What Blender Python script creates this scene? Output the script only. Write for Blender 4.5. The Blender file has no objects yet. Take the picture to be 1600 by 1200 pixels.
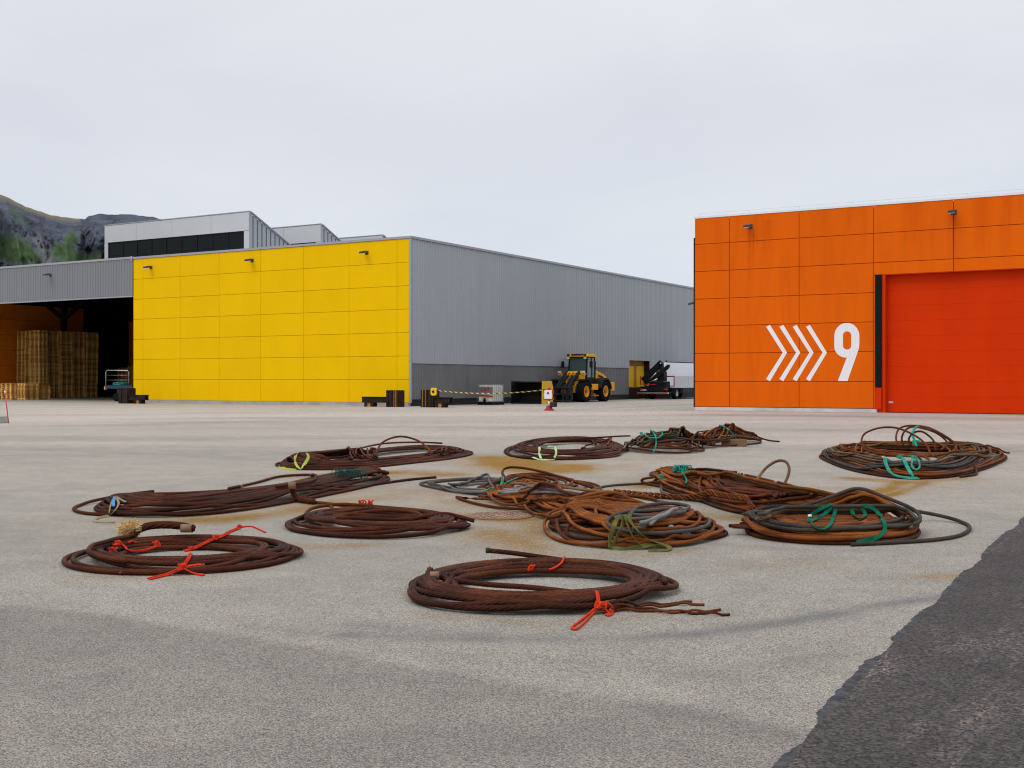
import bpy, bmesh, math, random
import numpy as np
from mathutils import Vector, Matrix

S = bpy.context.scene
COL = S.collection
R = math.radians
rng = np.random.default_rng(7)
random.seed(7)

# ------------------------------------------------------------------ camera
F = 1832.0                       # focal length in photo pixels (photo 1600 x 1200)
HZ = 595.0                       # horizon row
CH = 1.4                         # camera height
YAW = R(30.6)
CS, SN = math.cos(YAW), math.sin(YAW)
CX, CY = 37.45, -52.34           # world origin = foot of the yellow warehouse corner
cam = bpy.data.cameras.new('camera')
camo = bpy.data.objects.new('camera', cam)
COL.objects.link(camo)
camo.location = (CX, CY, CH)
camo.rotation_euler = (R(90), 0, YAW)
cam.sensor_width = 36.0
cam.lens = F / 1600 * 36.0
cam.shift_y = -(600 - HZ) / 1600
cam.clip_start = 0.1
cam.clip_end = 20000
S.camera = camo

# ------------------------------------------------------------------ world, sun, exposure
SUN_EL, SUN_AZ = R(52), R(200)   # azimuth measured clockwise from +Y
w = bpy.data.worlds.new('World')
S.world = w
w.use_nodes = True
nt = w.node_tree
nt.nodes.clear()
def WN(t, **k):
    n = nt.nodes.new(t)
    for a, b in k.items():
        setattr(n, a, b)
    return n
out = WN('ShaderNodeOutputWorld')
bg = WN('ShaderNodeBackground')
sky = WN('ShaderNodeTexSky', sky_type='NISHITA', sun_disc=False)
sky.sun_elevation = SUN_EL
sky.sun_rotation = SUN_AZ
tc = WN('ShaderNodeTexCoord')
sep = WN('ShaderNodeSeparateXYZ')
nt.links.new(tc.outputs['Generated'], sep.inputs[0])
grad = WN('ShaderNodeValToRGB')                 # overcast dome: brighter overhead
nt.links.new(sep.outputs['Z'], grad.inputs[0])
e = grad.color_ramp.elements
e[0].position = 0.0; e[0].color = (0.80, 0.855, 0.94, 1)
e[1].position = 1.0; e[1].color = (1.30, 1.33, 1.40, 1)
for p, c in ((0.12, (0.755, 0.79, 0.855)), (0.22, (0.750, 0.778, 0.838)), (0.33, (0.815, 0.832, 0.872)), (0.5, (1.06, 1.08, 1.14))):
    q = e.new(p); q.color = (*c, 1)
mp = WN('ShaderNodeMapping')
mp.inputs['Scale'].default_value = (1.0, 1.0, 3.2)
mp.inputs['Rotation'].default_value = (0.10, 0.06, 0.5)
nt.links.new(tc.outputs['Generated'], mp.inputs[0])
ns = WN('ShaderNodeTexNoise')
ns.inputs['Scale'].default_value = 2.6
ns.inputs['Detail'].default_value = 7
ns.inputs['Roughness'].default_value = 0.52
ns.inputs['Distortion'].default_value = 0.5
nt.links.new(mp.outputs[0], ns.inputs['Vector'])
cr = WN('ShaderNodeValToRGB')
cr.color_ramp.elements[0].position = 0.3; cr.color_ramp.elements[0].color = (0.935, 0.94, 0.955, 1)
cr.color_ramp.elements[1].position = 0.72; cr.color_ramp.elements[1].color = (1.06, 1.055, 1.045, 1)
nt.links.new(ns.outputs[0], cr.inputs[0])
mul = WN('ShaderNodeMix', data_type='RGBA', blend_type='MULTIPLY')
mul.inputs[0].default_value = 1.0
nt.links.new(grad.outputs[0], mul.inputs[6]); nt.links.new(cr.outputs[0], mul.inputs[7])
sk = WN('ShaderNodeMix', data_type='RGBA', blend_type='MULTIPLY')
sk.inputs[0].default_value = 1.0
sk.inputs[7].default_value = (0.10, 0.10, 0.10, 1)
nt.links.new(sky.outputs[0], sk.inputs[6])
mx = WN('ShaderNodeMix', data_type='RGBA')
mx.inputs[0].default_value = 0.93
nt.links.new(sk.outputs[2], mx.inputs[6]); nt.links.new(mul.outputs[2], mx.inputs[7])
nt.links.new(mx.outputs[2], bg.inputs['Color'])
bg.inputs['Strength'].default_value = 1.0
nt.links.new(bg.outputs[0], out.inputs['Surface'])

sd = bpy.data.lights.new('sun', 'SUN')
sd.energy = 0.9
sd.angle = R(25)
sd.color = (1.0, 0.965, 0.92)
so = bpy.data.objects.new('sun', sd)
COL.objects.link(so)
sv = Vector((math.sin(SUN_AZ) * math.cos(SUN_EL), math.cos(SUN_AZ) * math.cos(SUN_EL), math.sin(SUN_EL)))
so.rotation_euler = sv.to_track_quat('Z', 'Y').to_euler()
so.location = (CX, CY, 40)
S.view_settings.view_transform = 'Standard'
S.view_settings.look = 'None'
S.view_settings.exposure = 0.0
S.view_settings.gamma = 1.0
S.render.engine = 'CYCLES'
S.cycles.max_bounces = 6
S.cycles.filter_width = 1.15

# ------------------------------------------------------------------ frames of reference
def Wd(x, d, z=0.0):             # camera-ground coordinates -> world
    return (CX + x * CS - d * SN, CY + x * SN + d * CS, z)
def xd(px, py, z=0.0):           # pixel -> camera-ground coordinates on a plane of height z
    d = F * (CH - z) / (py - HZ)
    return ((px - 800) / F * d, d)
def G(px, py, z=0.0):
    x, d = xd(px, py, z)
    return Wd(x, d, z)
def PI(px, py, d):               # pixel at a known depth
    return Wd((px - 800) / F * d, d, CH - (py - HZ) * d / F)
def FY(px, Y):                   # world X where a pixel column meets the plane y = Y
    r = (px - 800) / F
    # CY + d*(r*SN + CS) = Y
    d = (Y - CY) / (r * SN + CS)
    return CX + d * (r * CS - SN)
def FX(px, X):
    r = (px - 800) / F
    d = (X - CX) / (r * CS - SN)
    return CY + d * (r * SN + CS)
def depth(X, Y):
    return -(X - CX) * SN + (Y - CY) * CS
def ZZ(py, X, Y):
    return CH - (py - HZ) * depth(X, Y) / F

# ------------------------------------------------------------------ noise for shapes
def _hash(i, j, s):
    h = (i * 374761393 + j * 668265263 + s * 974634777) & 0xffffffff
    h = ((h ^ (h >> 13)) * 1274126177) & 0xffffffff
    return ((h ^ (h >> 16)) & 0xffff) / 65535.0
def vnoise(x, y, s=0):
    x = np.asarray(x, float); y = np.asarray(y, float)
    i = np.floor(x).astype(np.int64); j = np.floor(y).astype(np.int64)
    u = x - i; v = y - j
    u = u * u * (3 - 2 * u); v = v * v * (3 - 2 * v)
    a = _hash(i, j, s); b = _hash(i + 1, j, s); c = _hash(i, j + 1, s); d = _hash(i + 1, j + 1, s)
    return (a * (1 - u) + b * u) * (1 - v) + (c * (1 - u) + d * u) * v
def fbm(x, y, o=5, s=0, g=0.5):
    t = 0; a = 1; n = 0
    for k in range(o):
        t = t + a * vnoise(x * 2 ** k, y * 2 ** k, s + k); n += a; a *= g
    return t / n

# ------------------------------------------------------------------ mesh building
class MB:
    def __init__(s):
        s.v = []; s.f = []; s.n = 0
    def add(s, V, Fc):
        s.v.extend([tuple(p) for p in V])
        s.f.extend([tuple(i + s.n for i in f) for f in Fc])
        s.n += len(V)
        return s
    def box(s, x0, x1, y0, y1, z0, z1):
        V = [(x0, y0, z0), (x1, y0, z0), (x1, y1, z0), (x0, y1, z0), (x0, y0, z1), (x1, y0, z1), (x1, y1, z1), (x0, y1, z1)]
        return s.add(V, [(0, 3, 2, 1), (4, 5, 6, 7), (0, 1, 5, 4), (1, 2, 6, 5), (2, 3, 7, 6), (3, 0, 4, 7)])
    def bar(s, p, q, wx, wz, up=(0, 0, 1)):
        p = Vector(p); q = Vector(q); t = (q - p).normalized()
        up = Vector(up)
        if abs(t.dot(up)) > 0.98: up = Vector((0, 1, 0))
        a = t.cross(up).normalized(); b = a.cross(t)
        V = []
        for c in (p, q):
            for i, j in ((-1, -1), (1, -1), (1, 1), (-1, 1)):
                V.append(c + a * (i * wx / 2) + b * (j * wz / 2))
        return s.add(V, [(0, 1, 2, 3), (7, 6, 5, 4), (0, 4, 5, 1), (1, 5, 6, 2), (2, 6, 7, 3), (3, 7, 4, 0)])
    def prism(s, prof, axis, a0, a1):
        """profile points (2-D) extruded along axis; axis 'x': (y,z), 'y': (x,z), 'z': (x,y)"""
        def P(p, a):
            return (a, p[0], p[1]) if axis == 'x' else (p[0], a, p[1]) if axis == 'y' else (p[0], p[1], a)
        n = len(prof)
        V = [P(p, a0) for p in prof] + [P(p, a1) for p in prof]
        Fc = [tuple(range(n)), tuple(range(2 * n - 1, n - 1, -1))]
        Fc += [(i, i + n, (i + 1) % n + n, (i + 1) % n) for i in range(n)]
        return s.add(V, Fc)
    def lathe(s, c, axis, prof, n=24, caps=True):
        """profile (r, h) turned about an axis through c"""
        V = []
        for r, h in prof:
            for k in range(n):
                t = 2 * math.pi * k / n
                a, b = r * math.cos(t), r * math.sin(t)
                V.append((c[0] + h, c[1] + a, c[2] + b) if axis == 'x' else (c[0] + a, c[1] + h, c[2] + b) if axis == 'y' else (c[0] + a, c[1] + b, c[2] + h))
        Fc = []
        for i in range(len(prof) - 1):
            for k in range(n):
                Fc.append((i * n + k, i * n + (k + 1) % n, (i + 1) * n + (k + 1) % n, (i + 1) * n + k))
        if caps: Fc.append(tuple(range(n))); Fc.append(tuple(range(len(prof) * n - 1, (len(prof) - 1) * n - 1, -1)))
        return s.add(V, Fc)
    def tube(s, pts, r, n=8):
        V, Fc = tube_arrays(np.array(pts, float), r, n, 0)
        return s.add(V, Fc)
    def obj(s, name, mat, parent=None, smooth=False, bevel=0.0, loc=None):
        me = bpy.data.meshes.new(name)
        o0 = Vector(loc) if loc is not None else Vector((0, 0, 0))
        if parent is not None:
            o0 = world_loc(parent)
        me.from_pydata([tuple(Vector(p) - o0) for p in s.v], [], s.f)
        bm = bmesh.new(); bm.from_mesh(me)
        bmesh.ops.recalc_face_normals(bm, faces=bm.faces)
        bm.to_mesh(me); bm.free()
        return finish(name, me, mat, parent, smooth, bevel, loc)

def world_loc(o):
    v = Vector(o.location)
    while o.parent:
        o = o.parent; v = v + Vector(o.location)
    return v
def finish(name, me, mat, parent, smooth, bevel=0.0, loc=None):
    o = bpy.data.objects.new(name, me)
    COL.objects.link(o)
    if mat is not None: me.materials.append(mat)
    if parent is not None: o.parent = parent
    elif loc is not None: o.location = loc
    if smooth:
        me.polygons.foreach_set('use_smooth', [True] * len(me.polygons))
        if smooth == 'auto':
            me.set_sharp_from_angle(angle=R(35))
    if bevel:
        b = o.modifiers.new('bevel', 'BEVEL'); b.width = bevel; b.segments = 2; b.limit_method = 'ANGLE'
    return o
def tag(o, label, cat=None, group=None, kind=None):
    if label: o['label'] = label
    if cat: o['category'] = cat
    if group: o['group'] = group
    if kind: o['kind'] = kind
    return o
def thing(name, loc, label, cat, group=None):
    o = bpy.data.objects.new(name, None)
    o.empty_display_size = 0.3
    COL.objects.link(o); o.location = loc
    return tag(o, label, cat, group)

def tube_arrays(P, r, n=8, strands=0, lay=0.28, twist0=0.0, rr=None, valley=0.70):
    """swept tube along P (N,3); with strands > 0 the section is a twisted lobed rope section"""
    N = len(P)
    T = np.gradient(P, axis=0)
    T /= np.maximum(np.linalg.norm(T, axis=1, keepdims=True), 1e-9)
    up = np.tile(np.array([0, 0, 1.0]), (N, 1))
    bad = np.abs(T[:, 2]) > 0.97
    A = np.cross(T, up)
    if bad.any():
        A[bad] = np.cross(T[bad], np.array([0.3, 1, 0]))
    for i in range(1, N):
        if np.dot(A[i], A[i - 1]) < 0: A[i] = -A[i]
    A /= np.maximum(np.linalg.norm(A, axis=1, keepdims=True), 1e-9)
    B = np.cross(A, T)
    seg = np.r_[0, np.cumsum(np.linalg.norm(np.diff(P, axis=0), axis=1))]
    if strands:
        n = strands * 3
        ang = 2 * np.pi * (np.arange(n) // 3 + np.array([0.0, 0.27, 0.73])[np.arange(n) % 3]) / strands
        rad = np.where(np.arange(n) % 3 == 0, valley, 1.0)
        th = ang[None, :] + (2 * np.pi * seg / lay)[:, None] + twist0
    else:
        ang = 2 * np.pi * np.arange(n) / n
        rad = np.ones(n); th = np.tile(ang, (N, 1))
    R_ = (r if rr is None else rr[:, None]) * rad[None, :] * np.ones((N, 1))
    V = P[:, None, :] + (A[:, None, :] * np.cos(th)[..., None] + B[:, None, :] * np.sin(th)[..., None]) * R_[..., None]
    V = V.reshape(-1, 3)
    i = np.arange(N - 1)[:, None] * n; k = np.arange(n)[None, :]; k2 = (k + 1) % n
    Q = np.stack([i + k, i + k2, i + n + k2, i + n + k], -1).reshape(-1, 4)
    Fc = [tuple(q) for q in Q.tolist()]
    Fc += [tuple(range(n - 1, -1, -1)), tuple(range((N - 1) * n, N * n))]
    return V, Fc

# ------------------------------------------------------------------ materials
def lin(c):
    c = c / 255.0
    return c / 12.92 if c <= 0.04045 else ((c + 0.055) / 1.055) ** 2.4
def NM(name):
    m = bpy.data.materials.new(name); m.use_nodes = True
    n = m.node_tree; n.nodes.clear()
    o = n.nodes.new('ShaderNodeOutputMaterial'); b = n.nodes.new('ShaderNodeBsdfPrincipled')
    n.links.new(b.outputs[0], o.inputs[0])
    return m, n, b
def nd(n, t, **k):
    q = n.nodes.new(t)
    for a, b in k.items():
        if a.startswith('i_'): q.inputs[a[2:].replace('_', ' ')].default_value = b
        else: setattr(q, a, b)
    return q
def mixc(n, fac, a, b, mode='MIX'):
    m = nd(n, 'ShaderNodeMix', data_type='RGBA', blend_type=mode)
    for k, v in ((0, fac), (6, a), (7, b)):
        if hasattr(v, 'is_linked') or isinstance(v, bpy.types.NodeSocket): n.links.new(v, m.inputs[k])
        elif isinstance(v, (int, float)): m.inputs[k].default_value = v
        else: m.inputs[k].default_value = (*v, 1)
    return m.outputs[2]
def noise(n, scale, detail=4, rough=0.55, vec=None, dist=0.0):
    q = nd(n, 'ShaderNodeTexNoise')
    q.inputs['Scale'].default_value = scale; q.inputs['Detail'].default_value = detail
    q.inputs['Roughness'].default_value = rough; q.inputs['Distortion'].default_value = dist
    if vec is not None: n.links.new(vec, q.inputs['Vector'])
    return q.outputs[0]
def ramp(n, src, p0, p1, c0=(0, 0, 0), c1=(1, 1, 1)):
    q = nd(n, 'ShaderNodeValToRGB')
    q.color_ramp.elements[0].position = p0; q.color_ramp.elements[0].color = (*c0, 1)
    q.color_ramp.elements[1].position = p1; q.color_ramp.elements[1].color = (*c1, 1)
    n.links.new(src, q.inputs[0])
    return q.outputs[0]
def coords(n, scale=(1, 1, 1), kind='Object'):
    t = nd(n, 'ShaderNodeTexCoord'); m = nd(n, 'ShaderNodeMapping')
    m.inputs['Scale'].default_value = scale
    n.links.new(t.outputs[kind], m.inputs[0])
    return m.outputs[0]
def bump(n, b, src, strength=0.3, distance=0.01):
    q = nd(n, 'ShaderNodeBump'); q.inputs['Strength'].default_value = strength; q.inputs['Distance'].default_value = distance
    n.links.new(src, q.inputs['Height']); n.links.new(q.outputs[0], b.inputs['Normal'])
def paint(name, c, rough=0.5, var=0.10, scale=1.5, metal=0.0, spec=0.5, dirt=None, dirt_amt=0.0, island=0.0, stretch=(1, 1, 1), bmp=0.0, dscale=0.6):
    m, n, b = NM(name)
    v = coords(n, stretch)
    f = noise(n, scale, 6, 0.6, v)
    col = mixc(n, ramp(n, f, 0.25, 0.75), tuple(x * (1 - var) for x in c), tuple(x * (1 + var) for x in c))
    if island:
        g = nd(n, 'ShaderNodeNewGeometry')
        col = mixc(n, 1.0, col, ramp(n, g.outputs['Random Per Island'], 0, 1, (1 - island,) * 3, (1 + island,) * 3), 'MULTIPLY')
    if dirt is not None:
        d = noise(n, dscale, 8, 0.65, v, 0.3)
        k = nd(n, 'ShaderNodeMath', operation='MULTIPLY'); k.inputs[1].default_value = dirt_amt
        n.links.new(ramp(n, d, 0.45, 0.75), k.inputs[0])
        col = mixc(n, k.outputs[0], col, dirt)
    n.links.new(col, b.inputs['Base Color'])
    b.inputs['Roughness'].default_value = rough; b.inputs['Metallic'].default_value = metal
    b.inputs['Specular IOR Level'].default_value = spec
    if bmp: bump(n, b, f, bmp, 0.01)
    return m

M = {}
M['yellow'] = paint('yellow_cladding', (0.87, 0.525, 0.0), 0.6, 0.022, 0.5, island=0.02, spec=0.05, dirt=(0.66, 0.38, 0.0), dirt_amt=0.25, stretch=(1, 1, 0.35))
M['orange'] = paint('orange_cladding', (0.78, 0.128, 0.002), 0.6, 0.035, 0.6, island=0.03, spec=0.06, dirt=(0.56, 0.075, 0.002), dirt_amt=0.4, stretch=(1, 1, 0.12), dscale=2.2)
M['red_door'] = paint('red_door_paint', (0.66, 0.037, 0.0004), 0.5, 0.05, 0.5, spec=0.06, dirt=(0.50, 0.02, 0.001), dirt_amt=0.35, stretch=(1, 1, 0.3))
M['seam'] = paint('dark_seam', (0.78, 0.085, 0.002), 0.8, 0.1)
M['seam_yellow'] = paint('yellow_seam', (0.80, 0.46, 0.0), 0.8, 0.1)
M['grey'] = paint('grey_steel_sheet', (0.385, 0.415, 0.45), 0.55, 0.04, 0.35, spec=0.25, dirt=(0.34, 0.365, 0.395), dirt_amt=0.3, stretch=(1, 1, 0.2))
M['grey_dark'] = paint('dark_grey_steel_sheet', (0.195, 0.195, 0.20), 0.6, 0.06, 0.5, spec=0.2, dirt=(0.11, 0.11, 0.115), dirt_amt=0.5, stretch=(1, 1, 0.3))
M['grey_fascia'] = paint('fascia_steel_sheet', (0.235, 0.245, 0.265), 0.6, 0.05, 0.35, spec=0.15, dirt=(0.19, 0.20, 0.215), dirt_amt=0.4, stretch=(1, 1, 0.2))
M['trim'] = paint('grey_trim', (0.33, 0.345, 0.37), 0.45, 0.05)
M['light_panel'] = paint('pale_grey_panel', (0.54, 0.55, 0.56), 0.45, 0.04, 0.5, island=0.02)
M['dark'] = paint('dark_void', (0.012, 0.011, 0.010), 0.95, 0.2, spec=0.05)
M['concrete'] = paint('concrete', (0.40, 0.39, 0.37), 0.9, 0.15, 2.5, dirt=(0.16, 0.15, 0.13), dirt_amt=0.6, stretch=(1, 1, 1))
M['concrete_pale'] = paint('pale_concrete', (0.60, 0.58, 0.55), 0.9, 0.12, 2.5, dirt=(0.30, 0.29, 0.27), dirt_amt=0.6)
M['white'] = paint('white_paint', (0.78, 0.79, 0.82), 0.5, 0.03, 1.5)
M['mark'] = paint('white_marking', (0.86, 0.86, 0.89), 0.5, 0.03, 1.5)
M['black'] = paint('black_metal', (0.010, 0.010, 0.012), 0.6, 0.3, 3, spec=0.2)
M['rubber'] = paint('black_rubber', (0.012, 0.012, 0.0125), 0.95, 0.25, 6, spec=0.08)
M['charcoal'] = paint('charcoal_steel', (0.028, 0.030, 0.033), 0.65, 0.3, 4, spec=0.2)
M['lampgrey'] = paint('lamp_housing', (0.055, 0.048, 0.052), 0.6, 0.1)
M['lens'] = paint('lamp_lens', (0.7, 0.72, 0.75), 0.2, 0.05)
M['ldr_yellow'] = paint('machine_yellow', (0.95, 0.42, 0.001), 0.45, 0.06, 2, spec=0.2, dirt=(0.5, 0.24, 0.01), dirt_amt=0.3)
M['door_yellow'] = paint('yellow_door_paint', (0.86, 0.50, 0.002), 0.5, 0.05, 1)
M['barrier'] = paint('brown_painted_steel', (0.030, 0.020, 0.016), 0.85, 0.35, 3.0, spec=0.1, dirt=(0.07, 0.038, 0.022), dirt_amt=0.4, stretch=(1, 1, 1))
M['rust_edge'] = paint('rusty_yellow_steel', (0.45, 0.19, 0.02), 0.7, 0.3, 4)
M['wood'] = paint('pallet_wood', (0.66, 0.37, 0.10), 0.85, 0.2, 2.2, spec=0.1, island=0.2)
M['wood_dark'] = paint('timber', (0.20, 0.12, 0.05), 0.85, 0.3, 5)
M['plastic_white'] = paint('white_plastic', (0.72, 0.70, 0.64), 0.4, 0.05, 2)
M['steel'] = paint('galvanised_steel', (0.42, 0.43, 0.45), 0.4, 0.15, 5, metal=0.6)
M['chrome'] = paint('bright_steel', (0.6, 0.6, 0.62), 0.25, 0.05, 5, metal=0.8)
M['blue'] = paint('dark_blue_paint', (0.012, 0.035, 0.09), 0.5, 0.15, 3)
M['red'] = paint('red_paint', (0.50, 0.018, 0.02), 0.5, 0.1, 3)
M['purple'] = paint('purple_print', (0.13, 0.03, 0.2), 0.5, 0.1)
M['label'] = paint('blue_grey_label', (0.13, 0.18, 0.21), 0.5, 0.1)
M['truck_grey'] = paint('silver_side_boards', (0.55, 0.57, 0.60), 0.4, 0.05, 1)
M['truck_white'] = paint('pale_grey_box_body', (0.84, 0.86, 0.90), 0.4, 0.03, 1)
M['hub'] = paint('grey_hub', (0.10, 0.10, 0.11), 0.5, 0.2, 5)
M['orange_in'] = paint('orange_inside_wall', (0.92, 0.25, 0.008), 0.6, 0.1, 0.6, dirt=(0.3, 0.06, 0.005), dirt_amt=0.4)
m, n, b = NM('glass')
b.inputs['Base Color'].default_value = (0.05, 0.085, 0.085, 1); b.inputs['Roughness'].default_value = 0.06; b.inputs['Specular IOR Level'].default_value = 0.8
M['glass'] = m
m, n, b = NM('window_glass')
b.inputs['Base Color'].default_value = (0.008, 0.011, 0.011, 1); b.inputs['Roughness'].default_value = 0.15; b.inputs['Specular IOR Level'].default_value = 0.1
M['wglass'] = m

# pallets weather one by one: each has its own tone
m, n, b = NM('pallet_boards')
oi = nd(n, 'ShaderNodeObjectInfo')
c = ramp(n, oi.outputs['Random'], 0, 1, (0.62, 0.33, 0.085), (0.97, 0.62, 0.20))
c = mixc(n, 1.0, c, ramp(n, noise(n, 3, 4, 0.6, coords(n)), 0.3, 0.7, (0.75,) * 3, (1.25,) * 3), 'MULTIPLY')
n.links.new(c, b.inputs['Base Color']); b.inputs['Roughness'].default_value = 0.9; b.inputs['Specular IOR Level'].default_value = 0.08
M['wood'] = m

# ================================================================== the setting: warehouses
def corr(mb, axis, a0, a1, const, z0, z1, pitch=0.25, dep=0.038, sign=1):
    """trapezoidal steel sheet; axis 'x': runs along x at y=const, ribs stand out towards sign"""
    n = int(round((a1 - a0) / pitch)); V = []; Fc = []
    pr = []
    for i in range(n):
        p = a0 + i * pitch
        pr += [(p, 0), (p + 0.40 * pitch, 0), (p + 0.55 * pitch, dep), (p + 0.85 * pitch, dep)]
    pr.append((a1, 0))
    for q, h in pr:
        for z in (z0, z1):
            V.append((q, const + sign * h, z) if axis == 'x' else (const + sign * h, q, z))
    for i in range(len(pr) - 1):
        Fc.append((2 * i, 2 * i + 2, 2 * i + 3, 2 * i + 1))
    mb.add(V, Fc)
    return mb
def wall_lamp(parent, X, Y, Z, face):
    """outdoor floodlight on a short arm; face '-y' or '-x' is the direction it points"""
    def T(p):
        a, b, c = p                  # a sideways, b outwards, c up
        return (X + a, Y - b, Z + c) if face == '-y' else (X - b, Y + a, Z + c)
    m = MB()
    m.bar(T((0, 0.0, 0.0)), T((0, 0.26, 0.04)), 0.09, 0.07)
    m.bar(T((0, 0.20, 0.05)), T((0, 0.52, -0.03)), 0.30, 0.10)
    m.bar(T((-0.13, 0, 0)), T((0.13, 0, 0)), 0.03, 0.22)
    o = m.obj('wall_lamp', M['lampgrey'], parent, bevel=0.02)
    k = MB(); k.bar(T((0, 0.26, -0.022)), T((0, 0.49, -0.082)), 0.24, 0.03)
    k.obj('lamp_lens', M['lens'], o)
    return o
def cladding(mb, xs, zs, Y, gap=0.018, th=0.04, skip=None):
    for i in range(len(xs) - 1):
        for j in range(len(zs) - 1):
            if skip and skip(0.5 * (xs[i] + xs[i + 1]), 0.5 * (zs[j] + zs[j + 1])): continue
            mb.box(xs[i] + gap / 2, xs[i + 1] - gap / 2, Y - th, Y, zs[j] + gap / 2, zs[j + 1] - gap / 2)

# ---- yellow and grey warehouse
ROOF = 9.20
XL = FY(208, 0)                       # left end of the yellow front
yw = thing('warehouse', (-8, 10, 0), 'large warehouse with a yellow panelled front and a long grey ribbed steel side', 'warehouse')
b_ = MB(); b_.box(XL + 0.05, -0.12, 0.12, 62, 0.0, ROOF - 0.05)
# recess for the side doorway is cut by building the wall in pieces: see below
DY0, DY1 = FX(983.5, 0), FX(1015, 0)
DZ = 2.95
b_ = MB()
b_.box(XL + 0.05, -0.9, 0.12, 62, 0.0, ROOF - 0.06)
b_.box(-0.9, -0.10, 0.12, DY0, 0.0, ROOF - 0.06)
b_.box(-0.9, -0.10, DY1, 62, 0.0, ROOF - 0.06)
b_.box(-0.9, -0.10, DY0, DY1, DZ, ROOF - 0.06)
b_.obj('wall', M['seam_yellow'], yw)
xs = [FY(p, 0) for p in (208, 223, 281, 342, 407, 474, 545, 620)] + [-0.06]
zs = [0.19 + 1.285 * k for k in range(7)] + [ROOF]
f_ = MB(); cladding(f_, xs, zs, 0.06); f_.obj('front_cladding', M['yellow'], yw, bevel=0.004)
s_ = MB()
corr(s_, 'y', 0.10, DY0, 0.0, 2.36, ROOF)
corr(s_, 'y', DY1, 62, 0.0, 2.36, ROOF)
corr(s_, 'y', DY0, DY1, 0.0, DZ, ROOF)
s_.obj('side_cladding', M['grey'], yw)
s_ = MB()
corr(s_, 'y', 0.10, DY0, -0.055, 0.38, 2.37)
corr(s_, 'y', DY1, 62, -0.055, 0.38, 2.37)
s_.obj('lower_side_cladding', M['grey_dark'], yw)
t_ = MB()
t_.box(-0.05, 0.07, 0.0, 0.10, 0.19, ROOF)                                  # corner post
t_.box(XL - 0.02, 0.09, -0.03, 0.14, ROOF + 0.002, ROOF + 0.13)             # parapet cap, front
t_.box(-0.08, 0.10, 0.143, 62, ROOF + 0.002, ROOF + 0.13)                   # parapet cap, side
t_.box(0.0, 0.045, DY0 - 0.12, DY1 + 0.12, DZ + 0.002, DZ + 0.10)
t_.obj('roof_trim', M['trim'], yw)
r_ = MB(); r_.box(XL, -0.1, 0.15, 61.9, ROOF - 0.055, ROOF - 0.01); r_.obj('roof', M['trim'], yw)
p_ = MB(); p_.box(XL + 0.05, -0.10, 0.0, 0.115, -0.1, 0.187); 
p_.obj('plinth', M['concrete'], yw)
for a, b3 in ((0.2, DY0), (DY1, 62)):
    p_ = MB(); p_.box(-0.3, -0.095, a, b3, -0.1, 0.37); p_.obj('dark_plinth', M['charcoal'], yw)
# doorway in the grey side
d_ = MB()
d_.box(-0.50, -0.45, DY0 + 0.05, DY0 + 1.75, 0.9, 2.55); d_.box(-0.50, -0.45, DY0 + 2.3, DY1 - 0.05, 0.9, 2.55)
dr = d_.obj('door', M['door_yellow'], yw, bevel=0.01)
d_ = MB(); d_.box(-0.54, -0.48, DY0 + 1.76, DY0 + 2.29, 0.0, 2.57); d_.box(-0.53, -0.45, DY0 + 0.04, DY1 - 0.10, 2.58, 2.93); d_.obj('door_frame', M['rust_edge'], yw)
d_ = MB(); d_.box(-0.895, -0.58, DY0 + 0.04, DY1 - 0.04, 0.02, 2.9); d_.box(-0.575, -0.46, DY0 + 0.04, DY1 - 0.10, 0.02, 0.88); d_.box(-0.45, -0.02, DY1 - 0.06, DY1 + 0.0, 0.02, 2.92); d_.obj('door_base', M['barrier'], yw)
for px, py in ((236, 418), (394, 407), (573, 395)):
    X = FY(px, 0.02); wall_lamp(yw, X, 0.02, ZZ(py, X, 0), '-y')
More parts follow.
